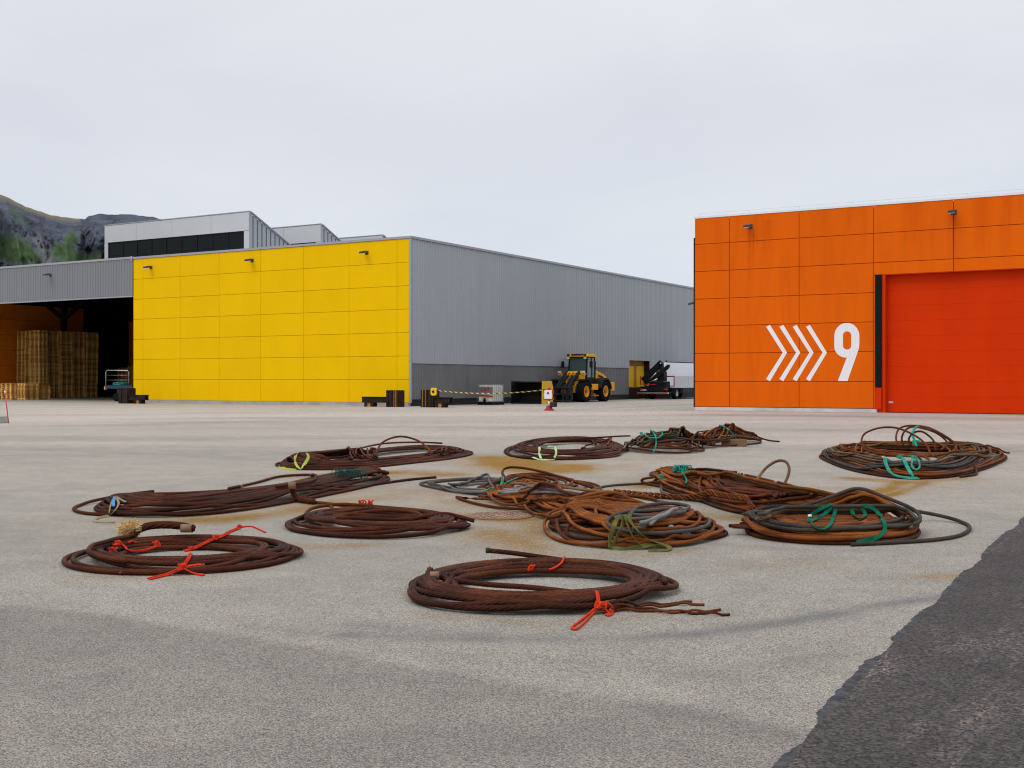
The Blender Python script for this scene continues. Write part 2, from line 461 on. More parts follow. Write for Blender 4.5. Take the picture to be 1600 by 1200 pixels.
# saw-tooth roof lights
MS = 4.4
X1, X0 = FY(388.5, MS), FY(163.1, MS)
TOPZ = ZZ(329.2, X1, MS)
STEP = 7.15
for k in range(3):
    y0 = MS + STEP * k
    rl = MB()
    zw1, zw0 = TOPZ - 1.28, ROOF + 0.05                # window band
    L = 7.0
    # wedge body: vertical front, roof sloping down to the back
    def zs_(y): return TOPZ - 0.05 - (y - y0) / L * (TOPZ - 0.05 - ROOF)
    rl.prism([(y0 + 0.12, ROOF - 0.03), (y0 + 0.12, zs_(y0 + 0.12)), (y0 + L, ROOF - 0.03)], 'x', X0 + 0.08, X1 - 0.08)
    body = rl.obj('roof_light', M['grey_dark'], yw)
    fr = MB()
    n = 4
    w_ = (X1 - X0)
    cuts = [X0, X0 + 0.235 * w_, X0 + 0.49 * w_, X0 + 0.755 * w_, X1] if k == 0 else [X0 + w_ * i / 4 for i in range(5)]
    cladding(fr, cuts, [zw1, TOPZ - 0.06], y0 + 0.06, 0.02, 0.05)
    fr.box(X0, X0 + 0.34, y0 + 0.012, y0 + 0.06, ROOF, zw1 - 0.01); fr.box(X1 - 0.42, X1, y0 + 0.012, y0 + 0.06, ROOF, zw1 - 0.01)
    fr.obj('panel_band', M['light_panel'], body)
    tr = MB()
    tr.box(X0 - 0.05, X1 + 0.05, y0 - 0.02, y0 + 0.16, TOPZ - 0.055, TOPZ)
    tr.bar((X1, y0 + 0.2, TOPZ - 0.06), (X1, y0 + L, ROOF + 0.0), 0.16, 0.07)
    tr.bar((X0, y0 + 0.2, TOPZ - 0.06), (X0, y0 + L, ROOF + 0.0), 0.16, 0.07)
    tr.obj('ridge_trim', M['trim'], body)
    sc = MB()                                            # ribbed gable on the right
    V = []; Fc = []
    nb = int(L / 0.42)
    for i in range(nb):
        a, b2 = y0 + 0.08 + i * 0.42, y0 + 0.08 + i * 0.42 + 0.30
        za, zb = zs_(a), zs_(min(b2, y0 + L))
        if za < ROOF + 0.05: break
        sc.prism([(a, ROOF), (a, za), (b2, max(zb, ROOF + 0.02)), (b2, ROOF)], 'x', X1 - 0.075, X1 - 0.03)
    sc.obj('gable_ribs', M['grey'], body)
    g_ = MB(); x0w, x1w = X0 + 0.34, X1 - 0.42
    g_.box(x0w, x1w, y0 + 0.09, y0 + 0.11, ROOF, zw1)
    wo = g_.obj('window', M['wglass'], body)
    g_ = MB(); nm = 9
    for i in range(1, nm):
        x = x0w + (x1w - x0w) * i / nm; g_.box(x - 0.035, x + 0.035, y0 + 0.05, y0 + 0.088, ROOF, zw1)
    zm = ROOF + 0.52 * (zw1 - ROOF)
    for i in range(nm):
        if i in (0, 2, 5, 6): g_.box(x0w + (x1w - x0w) * i / nm + 0.036, x0w + (x1w - x0w) * (i + 1) / nm - 0.036, y0 + 0.055, y0 + 0.087, zm, zm + 0.05)
    g_.box(x0w - 0.02, x1w + 0.02, y0 + 0.05, y0 + 0.088, zw1 - 0.05, zw1 - 0.002); g_.box(x0w - 0.02, x1w + 0.02, y0 + 0.05, y0 + 0.088, ROOF - 0.02, ROOF + 0.05)
    g_.obj('window_frame', M['black'], wo)

# ---- open storage shed on the left
sh = thing('storage_shed', (-34, 10, 0), 'open grey steel storage shed with a dark interior beside the yellow warehouse front', 'shed')
FB = 6.80
a_ = MB(); corr(a_, 'x', -62, XL - 0.03, 0.0, FB + 0.06, ROOF + 0.02, sign=-1); a_.obj('fascia', M['grey_fascia'], sh)
a_ = MB()
a_.box(-62, XL - 0.03, -0.06, 0.2, ROOF + 0.025, ROOF + 0.16)
a_.box(-62, XL - 0.03, -0.05, 0.12, FB - 0.02, FB + 0.055)
a_.box(XL - 0.16, XL - 0.028, -0.075, -0.062, ROOF - 0.1, ROOF + 0.19)
a_.obj('roof_trim', M['trim'], sh)
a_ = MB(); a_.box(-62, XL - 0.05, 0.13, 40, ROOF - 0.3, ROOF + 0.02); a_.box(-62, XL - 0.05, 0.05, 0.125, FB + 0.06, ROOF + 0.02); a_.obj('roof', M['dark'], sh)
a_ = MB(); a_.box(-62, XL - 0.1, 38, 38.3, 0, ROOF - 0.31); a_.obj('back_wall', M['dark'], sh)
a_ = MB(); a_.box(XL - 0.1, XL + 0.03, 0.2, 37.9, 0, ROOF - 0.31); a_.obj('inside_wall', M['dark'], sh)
WXL = -49.0
a_ = MB()
for k in range(6):
    for j in range(6):
        a_.box(WXL - 0.08, WXL, 0.5 + k * 3.0, 0.5 + k * 3.0 + 2.98, 0.1 + j * 1.29, 0.1 + (j + 1) * 1.29 - 0.02)
a_.obj('orange_side_wall', M['orange_in'], sh)
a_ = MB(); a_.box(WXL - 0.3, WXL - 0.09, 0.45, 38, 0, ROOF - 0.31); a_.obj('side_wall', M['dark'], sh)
a_ = MB(); a_.box(WXL - 0.0, WXL + 5.0, 23.6, 23.7, 0.0, 6.9); a_.obj('inside_partition', M['orange_in'], sh)
a_ = MB()
cxp, cyp = FY(100, 14.0), 14.0
a_.box(cxp - 0.2, cxp + 0.2, cyp - 0.2, cyp + 0.2, 0, 8.8)
a_.bar((cxp, cyp, 6.6), (cxp + 3.2, cyp, 8.5), 0.3, 0.3); a_.bar((cxp, cyp, 6.6), (cxp - 3.2, cyp, 8.5), 0.3, 0.3)
a_.box(-52, XL - 0.3, cyp - 0.2, cyp + 0.2, 8.4, 8.85)
a_.obj('steel_portal', M['black'], sh)
X = FY(79, -0.03); wall_lamp(sh, X, -0.03, ZZ(430, X, 0), '-y')

# ---- orange building
OX0 = FY(1086, 0)
OW = OX0 + 34
OT = 9.05
ob = thing('orange_building', (OX0 + 8, 5, 0), 'orange panelled building with a big red roller door and white arrows and number 9', 'building')
DX0 = FY(1380, 0); DX1 = DX0 + 9.2
DTOP = ZZ(430, FY(1380, 0), 0)
oz = [ZZ(300 + v * 0.3375, OX0, 0) for v in (993, 877, 748, 622, 497, 370, 244, 125)]
b_ = MB()
b_.box(OX0 + 0.06, DX0 - 0.02, 0.05, 34, 0.0, OT - 0.02)
b_.box(DX0 - 0.02, DX1 + 0.02, 0.6, 34, 0.0, OT - 0.02)
b_.box(DX0 - 0.02, DX1 + 0.02, 0.05, 0.6, DTOP + 0.02, OT - 0.02)
b_.box(DX1 + 0.02, OW, 0.05, 34, 0.0, OT - 0.02)
b_.obj('wall', M['seam'], ob)
ox = [OX0] + [FY(p, 0) for p in (1140, 1249, 1365.5, 1490)]
while ox[-1] < OW - 2: ox.append(ox[-1] + (ox[-1] - ox[-2]))
f_ = MB()
def addpanel(x0, x1, z0, z1):
    if x1 - x0 > 0.05 and z1 - z0 > 0.05: f_.box(x0 + 0.012, x1 - 0.012, -0.04, 0.0, z0 + 0.012, z1 - 0.012)
for i in range(len(ox) - 1):
    for j in range(len(oz) - 1):
        x0, x1, z0, z1 = ox[i], ox[i + 1], oz[j], oz[j + 1]
        if x1 <= DX0 - 0.2 or x0 >= DX1: addpanel(x0, x1, z0, z1); continue
        if z0 >= DTOP: addpanel(x0, x1, z0, z1); continue
        if z1 > DTOP + 0.08: addpanel(max(x0, ox[0]), x1, DTOP + 0.02, z1); z1 = DTOP
        if x0 < DX0 - 0.33: addpanel(x0, DX0 - 0.33, z0, z1)
        if x1 > DX1: addpanel(DX1, x1, z0, z1)
f_.obj('cladding', M['orange'], ob, bevel=0.004)
t_ = MB()
t_.box(OX0 - 0.03, OW, -0.06, 0.25, oz[-1] + 0.004, oz[-1] + 0.10)
t_.box(OX0 - 0.03, OX0 + 0.25, 0.25, 34, oz[-1] + 0.004, oz[-1] + 0.10)
t_.obj('roof_cap', M['white'], ob)
t_ = MB()
for k in range(14):
    x = OX0 + 0.2 + k * 2.4
    t_.bar((x, 0.1, oz[-1] + 0.1), (x, 0.1, oz[-1] + 0.24), 0.007, 0.007)
t_.tube([(OX0 + 0.1, 0.1, oz[-1] + 0.24), (OW, 0.1, oz[-1] + 0.24)], 0.007, 6)
t_.obj('lightning_wire', M['steel'], ob)
t_ = MB(); t_.box(OX0 - 0.06, OX0 - 0.002, -0.035, 0.1, 0.15, oz[-1] - 0.9); t_.box(OX0, OX0 + 0.055, 0.02, 34, 0.15, OT - 0.03)
t_.obj('corner_strip', M['black'], ob)
p_ = MB(); p_.box(OX0 + 0.02, DX0 - 0.25, -0.075, 0.045, -0.1, 0.165); p_.obj('plinth', M['concrete_pale'], ob)
p_ = MB(); p_.box(DX1, OW, -0.075, 0.045, -0.1, 0.165); p_.obj('plinth', M['concrete_pale'], ob)
p_ = MB(); p_.box(OX0 - 0.5, OW, -1.0, -0.08, -0.1, 0.012); p_.obj('concrete_apron', M['concrete'], ob)
# roller door
d_ = MB(); nsec = 9
for k in range(nsec):
    z0 = 0.03 + (DTOP - 0.03) * k / nsec; z1 = 0.03 + (DTOP - 0.03) * (k + 1) / nsec
    d_.box(DX0 + 0.10, DX1 - 0.10, 0.30, 0.36, z0 + 0.0015, z1 - 0.0015)
door = d_.obj('roller_door', M['red_door'], ob, bevel=0.004)
h_ = MB(); X = FY(1392, 0.28); h_.box(X - 0.10, X + 0.10, 0.275, 0.298, 0.42, 0.50); h_.obj('handle', M['chrome'], door)
d_ = MB()
d_.box(DX0 - 0.02, DX0 + 0.098, -0.05, 0.4, 0.02, DTOP); d_.box(DX1 - 0.098, DX1 + 0.02, -0.05, 0.4, 0.02, DTOP); d_.box(DX0 - 0.02, DX1 + 0.02, -0.045, 0.42, DTOP + 0.002, DTOP + 0.022)
d_.obj('door_frame', M['red_door'], ob)
g_ = MB(); gx = DX0 - 0.31; g_.box(gx, gx + 0.24, -0.16, 0.02, 1.12, DTOP + 0.02); g_.obj('door_bumper', M['rubber'], ob, bevel=0.02)
g_ = MB(); g_.box(gx, gx + 0.26, -0.14, 0.02, 0.16, 1.10); g_.obj('bumper_base', M['red_door'], ob, bevel=0.01)
for px, py in ((1172, 354.5), (1490, 332)):
    X = FY(px, -0.04); wall_lamp(ob, X, -0.04, ZZ(py, X, 0), '-y')
wall_lamp(ob, OX0, 0.55, 5.1, '-x')
# rust run-off below the lamps, on the panels
mo = M['orange']; n = mo.node_tree; bs = n.nodes['Principled BSDF']
src = bs.inputs['Base Color'].links[0].from_socket
tcn = nd(n, 'ShaderNodeTexCoord'); sxyz = nd(n, 'ShaderNodeSeparateXYZ'); n.links.new(tcn.outputs['Object'], sxyz.inputs[0])
wob = noise(n, 1.0, 5, 0.6, coords(n, (14, 14, 0.5)))
for px, py, amt, wd in ((1171, 354.5, 0.9, 0.12), (1177, 354.5, 0.7, 0.06), (1490, 332, 1.0, 0.15), (1483, 332, 0.7, 0.07), (1535, 300, 0.5, 0.6), (1200, 342, 0.4, 0.4), (1430, 310, 0.45, 0.6), (1290, 326, 0.35, 0.4), (1576, 300, 0.45, 0.3), (1120, 342, 0.3, 0.3)):
    X = FY(px, -0.04); Zl = ZZ(py, X, 0) - 0.05
    a = nd(n, 'ShaderNodeMath', operation='SUBTRACT'); n.links.new(sxyz.outputs[0], a.inputs[0]); a.inputs[1].default_value = X - world_loc(ob).x
    ab = nd(n, 'ShaderNodeMath', operation='ABSOLUTE'); n.links.new(a.outputs[0], ab.inputs[0])
    f1 = nd(n, 'ShaderNodeMapRange'); f1.inputs[1].default_value = 0; f1.inputs[2].default_value = wd; f1.inputs[3].default_value = 1; f1.inputs[4].default_value = 0; n.links.new(ab.outputs[0], f1.inputs[0])
    f2 = nd(n, 'ShaderNodeMapRange'); f2.inputs[1].default_value = Zl - 2.6; f2.inputs[2].default_value = Zl; f2.inputs[3].default_value = 0; f2.inputs[4].default_value = amt; n.links.new(sxyz.outputs[2], f2.inputs[0])
    f3 = nd(n, 'ShaderNodeMath', operation='LESS_THAN'); n.links.new(sxyz.outputs[2], f3.inputs[0]); f3.inputs[1].default_value = Zl
    k1 = nd(n, 'ShaderNodeMath', operation='MULTIPLY'); n.links.new(f1.outputs[0], k1.inputs[0]); n.links.new(f2.outputs[0], k1.inputs[1])
    k2 = nd(n, 'ShaderNodeMath', operation='MULTIPLY'); n.links.new(k1.outputs[0], k2.inputs[0]); n.links.new(f3.outputs[0], k2.inputs[1])
    k3 = nd(n, 'ShaderNodeMath', operation='MULTIPLY', use_clamp=True); n.links.new(k2.outputs[0], k3.inputs[0]); n.links.new(ramp(n, wob, 0.3, 0.65, (0.3,) * 3, (1,) * 3), k3.inputs[1])
    src = mixc(n, k3.outputs[0], src, (0.50, 0.045, 0.001))
n.links.new(src, bs.inputs['Base Color'])
# white arrows and number
def zp(vx, vy):
    px, py = 1060 + vx * 0.3375, 300 + vy * 0.3375
    X = FY(px, -0.042); return (X, ZZ(py, X, -0.042))
for k in range(4):
    dx = 61.6 * k
    c_ = MB()
    A = [zp(406 + dx, 624), zp(424 + dx, 615), zp(503 + dx, 744), zp(424 + dx, 876), zp(406 + dx, 866), zp(483 + dx, 744)]
    V = [(x, y_, z) for y_ in (-0.046, -0.041) for x, z in A]
    c_.add(V, [(0, 1, 2, 5), (5, 2, 3, 4), (6, 11, 8, 7), (11, 10, 9, 8)] + [(i, i + 6, (i + 1) % 6 + 6, (i + 1) % 6) for i in range(6)])
    c_.obj('arrow_marking', M['mark'], ob)
def arc(cx, cy, rx, ry, a0, a1, n=14):
    return [(cx + rx * math.cos(R(a0 + (a1 - a0) * i / n)), cy - ry * math.sin(R(a0 + (a1 - a0) * i / n))) for i in range(n + 1)]
outer = arc(780, 666, 58, 60, 180, 0) + [(838, 700), (836, 722), (829, 744), (783, 875), (738, 875), (779, 768)] + arc(778, 716, 56, 51, 275, 180, 8)
inner = arc(781, 663, 19, 18, 0, 180, 10) + [(762, 712)] + arc(781, 712, 19, 18, 180, 360, 10)
cu = bpy.data.curves.new('nine', 'CURVE'); cu.dimensions = '2D'; cu.fill_mode = 'BOTH'; cu.extrude = 0.0025
for loop in (outer, inner):
    sp = cu.splines.new('POLY'); sp.points.add(len(loop) - 1); sp.use_cyclic_u = True
    for p, (vx, vy) in zip(sp.points, loop):
        X, Z = zp(vx, vy); p.co = (X, Z, 0, 1)
tmp = bpy.data.objects.new('nine', cu)
me = bpy.data.meshes.new_from_object(tmp); bpy.data.objects.remove(tmp)
me.transform(Matrix(((1, 0, 0, 0), (0, 0, -1, 0), (0, 1, 0, 0), (0, 0, 0, 1))))
me.transform(Matrix.Translation(Vector((0, -0.0435, 0)) - world_loc(ob)))
finish('number_marking', me, M['mark'], ob, False)

# ================================================================== mountains
def mountain():
    U = np.linspace(-360, 640, 560); Vn = 300
    rid_x = np.array([-700, -400, -200, -60, 0, 40, 80, 115, 133, 138, 160, 190, 230, 262, 300, 360, 430, 520, 640])
    rid_y = np.array([210, 220, 257, 285, 299.5, 319, 333, 337.5, 339, 334, 331, 331, 335, 341, 352, 378, 420, 470, 540])
    V = np.linspace(0, 1.25, Vn)
    UU, VV = np.meshgrid(U, V)
    rj = np.interp(UU, rid_x, rid_y)
    rj = rj + (fbm(UU / 14, UU * 0 + 3.3, 4, 11) - 0.5) * 5 * (UU > 130) + (fbm(UU / 8, UU * 0 + 1.3, 4, 31) - 0.5) * 2.5
    d_r = 1650 - 0.25 * np.clip(-UU, -300, 700)
    d_b = 760.0
    prof = np.interp(VV, [0, 0.3, 0.55, 0.8, 1.0, 1.25], [0.0, 0.16, 0.38, 0.72, 1.0, 1.03])
    dd = d_b + (d_r - d_b) * VV
    py0 = HZ - CH - (CH - (rj - HZ) * d_r / F) * prof * F / dd            # rough picture row of each point of the face
    wv = (fbm(UU / 13 + (py0 - 400) / 9, py0 / 10, 6, 41, 0.68) - 0.5)
    def strip(x0, y0, x1, y1, wd):
        vx, vy = x1 - x0, y1 - y0; t = np.clip(((UU - x0) * vx + (py0 - y0) * vy) / (vx * vx + vy * vy), 0, 1)
        return np.exp(-((np.hypot(UU - x0 - t * vx, py0 - y0 - t * vy)) / wd) ** 2)
    veg = np.maximum.reduce([strip(-120, 305, 62, 408, 17), strip(92, 392, 150, 398, 17), strip(112, 365, 100, 410, 11), strip(-60, 400, 20, 460, 30), strip(60, 440, 260, 430, 30), 0.5 * strip(18, 322, 40, 350, 12)])
    scree = np.maximum(strip(60, 376, 74, 412, 11), 0.6 * strip(120, 380, 128, 405, 7))
    veg = np.clip(veg * 1.3 + wv * 1.3 - 0.20 - 0.5 * scree, 0, 1)
    bare = 1 - 0.9 * np.clip(veg * 2.5, 0, 1)
    # ridged relief, gullies running down
    g1 = fbm(UU / 48 + VV * 1.4, VV * 3.0 + 5, 6, 3)
    g2 = 1 - np.abs(2 * fbm(UU / 15 + VV * 3.5, VV * 7, 6, 17) - 1)
    g3 = fbm(UU / 4.5 + VV * 6, VV * 30, 5, 77, 0.6)
    fa = np.clip((1.0 - VV) * 5, 0, 1)
    dd = dd + ((g1 - 0.5) * 300 * np.clip(VV * 3, 0, 1) + ((g2 - 0.75) * 60 + (g3 - 0.5) * 60) * bare) * fa
    zr = CH - (rj - HZ) * d_r / F
    z = zr * prof + ((g2 - 0.75) * 12 + (g3 - 0.5) * 7) * bare * fa * VV
    x = (UU - 800) / F * dd
    P = np.stack([CX + x * CS - dd * SN, CY + x * SN + dd * CS, z - 3], -1).reshape(-1, 3)
    nU = len(U)
    i = (np.arange(Vn - 1)[:, None] * nU + np.arange(nU - 1)[None, :]).ravel()
    Fc = np.stack([i, i + 1, i + 1 + nU, i + nU], 1)
    me = bpy.data.meshes.new('mountain'); me.from_pydata(P.tolist(), [], Fc.tolist())
    # vegetation cover: lower gullies and the left shoulder
    top = np.clip((VV - 0.955) * 25, 0, 1) * (UU < 125)
    at = me.attributes.new('veg', 'FLOAT', 'POINT'); at.data.foreach_set('value', np.clip(veg, 0, 1).ravel().astype(np.float32))
    at = me.attributes.new('scree', 'FLOAT', 'POINT'); at.data.foreach_set('value', np.clip(scree * (0.8 + wv), 0, 1).ravel().astype(np.float32))
    at = me.attributes.new('heath', 'FLOAT', 'POINT'); at.data.foreach_set('value', top.ravel().astype(np.float32))
    m, n, b = NM('mountain_rock')
    v = coords(n)
    r1 = noise(n, 0.022, 10, 0.72, v, 0.0)
    rock = mixc(n, ramp(n, r1, 0.36, 0.64), (0.038, 0.045, 0.068), (0.122, 0.133, 0.172))
    pale = ramp(n, noise(n, 0.014, 9, 0.75, v, 0.2), 0.60, 0.70)
    rock = mixc(n, pale, rock, (0.21, 0.205, 0.215))
    gr = mixc(n, ramp(n, noise(n, 0.02, 7, 0.6, v), 0.3, 0.7), (0.052, 0.092, 0.044), (0.078, 0.128, 0.050))
    a1 = nd(n, 'ShaderNodeAttribute', attribute_name='veg'); a2 = nd(n, 'ShaderNodeAttribute', attribute_name='heath')
    ad = nd(n, 'ShaderNodeMath', operation='ADD'); n.links.new(a1.outputs['Fac'], ad.inputs[0])
    sc = nd(n, 'ShaderNodeMath', operation='MULTIPLY_ADD'); sc.inputs[1].default_value = 0.4; sc.inputs[2].default_value = -0.2
    n.links.new(noise(n, 0.014, 8, 0.68, v, 0.2), sc.inputs[0]); n.links.new(sc.outputs[0], ad.inputs[1])
    rock = mixc(n, nd(n, 'ShaderNodeAttribute', attribute_name='scree').outputs['Fac'], rock, (0.20, 0.20, 0.21))
    col = mixc(n, ramp(n, ad.outputs[0], 0.12, 0.85), rock, gr)
    col = mixc(n, a2.outputs['Fac'], col, (0.20, 0.175, 0.115))
    n.links.new(col, b.inputs['Base Color']); b.inputs['Roughness'].default_value = 0.95; b.inputs['Specular IOR Level'].default_value = 0.1
    bump(n, b, noise(n, 0.09, 9, 0.78, v), 0.6, 7)
    o = finish('mountain', me, m, None, True); o['kind'] = 'structure'
mountain()

# ================================================================== the ground
def seg_dist(X, D, pts):
    best = np.full(X.shape, 1e9)
    for (x0, d0), (x1, d1) in zip(pts[:-1], pts[1:]):
        vx, vd = x1 - x0, d1 - d0
        L2 = vx * vx + vd * vd + 1e-9
        t = np.clip(((X - x0) * vx + (D - d0) * vd) / L2, 0, 1)
        best = np.minimum(best, np.hypot(X - x0 - t * vx, D - d0 - t * vd))
    return best
def gpx(l): return [xd(px, py) for px, py in l]
def make_ground():
    gx = np.r_[-np.geomspace(6000, 15, 40)[:-1], np.arange(-15, 15, 0.07), np.geomspace(15, 6000, 40)]
    gd = np.r_[-3000, -800, -200, -60, -20, -5, 0, 1.5, np.arange(3.0, 33, 0.07), np.arange(33, 90, 0.5), np.geomspace(90, 6000, 40)]
    X, D = np.meshgrid(gx, gd)
    P = np.stack([CX + X * CS - D * SN, CY + X * SN + D * CS, np.zeros_like(X)], -1).reshape(-1, 3)
    nx = len(gx); nd_ = len(gd)
    i = (np.arange(nd_ - 1)[:, None] * nx + np.arange(nx - 1)[None, :]).ravel()
    Fc = np.stack([i, i + 1, i + 1 + nx, i + nx], 1)
    me = bpy.data.meshes.new('ground')
    me.vertices.add(len(P)); me.vertices.foreach_set('co', P.ravel().astype(np.float32))
    me.loops.add(Fc.size); me.loops.foreach_set('vertex_index', Fc.ravel().astype(np.int32))
    me.polygons.add(len(Fc)); me.polygons.foreach_set('loop_start', np.arange(0, Fc.size, 4, dtype=np.int32))
    me.update(calc_edges=True)
    fine = fbm(X * 1.3, D * 0.5, 5, 5)
    rust = np.zeros_like(X)
    for pts, wd, st in (
        ([(560, 742), (640, 738), (690, 742)], 0.55, 0.8), ([(520, 772), (600, 765), (680, 768)], 0.5, 0.6),
        ([(240, 814), (350, 812), (450, 802), (540, 782), (640, 772)], 0.42, 0.75), ([(400, 845), (480, 856), (560, 852)], 0.22, 0.45),
        ([(720, 806), (790, 812), (860, 812)], 0.36, 0.7), ([(770, 832), (830, 850), (900, 868)], 0.40, 0.6), ([(840, 812), (850, 842)], 0.30, 0.6),
        ([(795, 716), (810, 728), (850, 734), (900, 730)], 0.9, 0.95), ([(690, 775), (760, 790), (830, 800)], 0.45, 0.7),
        ([(980, 795), (1080, 805), (1170, 812), (1240, 800)], 0.40, 0.85), ([(930, 772), (1020, 778), (1090, 775)], 0.6, 0.8),
        ([(1330, 748), (1420, 754), (1500, 748)], 0.35, 0.8),
        ([(1410, 752), (1385, 766), (1310, 776), (1260, 784)], 0.20, 1.0), ([(1445, 754), (1410, 768), (1330, 790)], 0.14, 0.85),
        ([(1200, 880), (1250, 876)], 0.3, 0.35), ([(1450, 902), (1490, 900)], 0.15, 0.4), ([(460, 745), (500, 742)], 0.4, 0.5),
        ([(960, 720), (1040, 716)], 0.6, 0.3), ([(1060, 745), (1010, 760)], 0.5, 0.7), ([(780, 770), (840, 800)], 0.5, 0.5), ([(880, 858), (1000, 868), (1080, 858)], 0.14, 0.5),
        ([(120, 900), (300, 905), (450, 885)], 0.10, 0.25), ([(660, 960), (850, 975), (1040, 960)], 0.08, 0.3)):
        q = seg_dist(X, D, gpx(pts))
        rust = np.maximum(rust, st * np.exp(-(q / wd) ** 2))
    rust *= np.clip(0.85 + (fine - 0.34) * 2.6, 0, 1.6)
    dark = np.zeros_like(X)
    for pts, wd, st in (
        ([(540, 992), (700, 998), (900, 1000), (1080, 992), (1250, 968), (1400, 942), (1470, 934)], 0.10, 0.6), ([(1150, 984), (1250, 969), (1380, 946)], 0.09, 0.65),
        ([(560, 975), (640, 985), (760, 992)], 0.10, 0.3), ([(1060, 1056), (1200, 1040), (1300, 1024)], 0.10, 0.3), ([(1000, 1105), (1110, 1118), (1190, 1135)], 0.12, 0.3), ([(640, 1150), (820, 1170), (1000, 1160)], 0.2, 0.25),
        ([(0, 945), (140, 958), (300, 985), (420, 1003), (540, 1022), (690, 1052), (900, 1086), (1060, 1104), (1200, 1130)], 0.025, 0.22),
        ([(380, 978), (470, 988), (560, 992)], 0.05, 0.3), ([(0, 668), (200, 664), (500, 655)], 0.9, 0.22), ([(700, 672), (1000, 668), (1300, 672)], 0.8, 0.25),
        ([(1100, 648), (1350, 651), (1600, 656)], 1.6, 0.4), ([(0, 700), (300, 712), (420, 720)], 0.35, 0.18), ([(900, 640), (1080, 632)], 0.5, 0.3),
        ([(1560, 700), (1600, 712)], 0.4, 0.3), ([(300, 645), (600, 642)], 0.8, 0.25), ([(1060, 845), (1300, 862), (1400, 858)], 0.12, 0.2)):
        q = seg_dist(X, D, gpx(pts))
        dark = np.maximum(dark, st * np.exp(-(q / wd) ** 2))
    dark *= np.clip(-0.1 + 2.0 * fbm(X * 2.2, D * 3, 5, 21, 0.65), 0, 1.1)
    # worn foreground lies darker and coarser than the swept middle distance
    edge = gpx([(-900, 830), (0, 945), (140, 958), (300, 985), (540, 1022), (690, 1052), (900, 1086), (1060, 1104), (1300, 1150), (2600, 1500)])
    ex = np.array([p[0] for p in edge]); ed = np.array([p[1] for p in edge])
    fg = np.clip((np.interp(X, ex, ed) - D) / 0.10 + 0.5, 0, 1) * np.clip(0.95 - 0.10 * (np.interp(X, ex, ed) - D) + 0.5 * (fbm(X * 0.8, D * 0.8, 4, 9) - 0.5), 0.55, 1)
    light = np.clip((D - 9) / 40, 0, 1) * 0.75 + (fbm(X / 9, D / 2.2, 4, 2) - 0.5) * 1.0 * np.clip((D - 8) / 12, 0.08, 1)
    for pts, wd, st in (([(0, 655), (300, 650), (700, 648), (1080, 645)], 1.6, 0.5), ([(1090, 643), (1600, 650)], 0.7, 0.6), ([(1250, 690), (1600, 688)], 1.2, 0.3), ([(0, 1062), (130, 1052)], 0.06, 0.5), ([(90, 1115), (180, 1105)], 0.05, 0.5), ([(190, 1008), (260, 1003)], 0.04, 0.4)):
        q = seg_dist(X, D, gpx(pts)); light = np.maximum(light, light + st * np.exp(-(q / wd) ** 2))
    for pts, wd, st in (([(250, 812), (480, 795), (700, 790), (860, 808)], 0.9, 0.42), ([(640, 745), (760, 735), (880, 728)], 1.0, 0.35), ([(980, 790), (1160, 800)], 0.9, 0.5), ([(700, 815), (800, 840), (860, 862)], 0.6, 0.3), ([(600, 748), (700, 745)], 0.7, 0.45), ([(1300, 765), (1450, 760)], 0.7, 0.3)):
        q = seg_dist(X, D, gpx(pts)); rust = np.maximum(rust, st * np.exp(-(q / wd) ** 2) * np.clip(0.5 + (fine - 0.35) * 2.5, 0, 1.2))
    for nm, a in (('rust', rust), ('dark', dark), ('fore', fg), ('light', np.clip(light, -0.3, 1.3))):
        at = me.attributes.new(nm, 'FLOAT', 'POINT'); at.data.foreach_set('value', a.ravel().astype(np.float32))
    m, n, b = NM('ground_asphalt')
    v = coords(n)
    def A(nm): return nd(n, 'ShaderNodeAttribute', attribute_name=nm).outputs['Fac']
    big = noise(n, 0.5, 7, 0.62, v)
    base = mixc(n, ramp(n, big, 0.3, 0.72), (0.255, 0.241, 0.217), (0.315, 0.298, 0.268))
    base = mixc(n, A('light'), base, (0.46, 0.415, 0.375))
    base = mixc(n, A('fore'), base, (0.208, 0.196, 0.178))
    # aggregate
    vo = nd(n, 'ShaderNodeTexVoronoi', feature='F1'); vo.inputs['Scale'].default_value = 170; n.links.new(v, vo.inputs['Vector'])
    sp_ = nd(n, 'ShaderNodeSeparateColor'); n.links.new(vo.outputs['Color'], sp_.inputs[0])
    g1 = ramp(n, sp_.outputs[0], 0.0, 1.0, (0.42, 0.42, 0.43), (1.56, 1.55, 1.52))
    base = mixc(n, 1.0, base, ramp(n, sp_.outputs[2], 0.0, 1.0, (1.10, 0.98, 0.88), (0.93, 1.0, 1.05)), 'MULTIPLY')
    g2 = ramp(n, noise(n, 115, 4, 0.75, v), 0.3, 0.7, (0.62, 0.62, 0.62), (1.38, 1.375, 1.36))
    base = mixc(n, 1.0, base, g1, 'MULTIPLY')
    base = mixc(n, 1.0, base, g2, 'MULTIPLY')
    pit = ramp(n, noise(n, 120, 3, 0.65, v), 0.31, 0.39, (0.30, 0.30, 0.31), (1, 1, 1))
    base = mixc(n, 1.0, base, pit, 'MULTIPLY')
    blot = ramp(n, noise(n, 2.2, 8, 0.7, v), 0.36, 0.62, (0.88, 0.88, 0.89), (1.06, 1.055, 1.045))
    base = mixc(n, 1.0, base, blot, 'MULTIPLY')
    dk = nd(n, 'ShaderNodeMath', operation='MULTIPLY', use_clamp=True); n.links.new(A('dark'), dk.inputs[0]); n.links.new(ramp(n, noise(n, 70, 5, 0.75, v), 0.36, 0.6, (0.35,) * 3, (1.3,) * 3), dk.inputs[1])
    base = mixc(n, dk.outputs[0], base, (0.095, 0.097, 0.100))
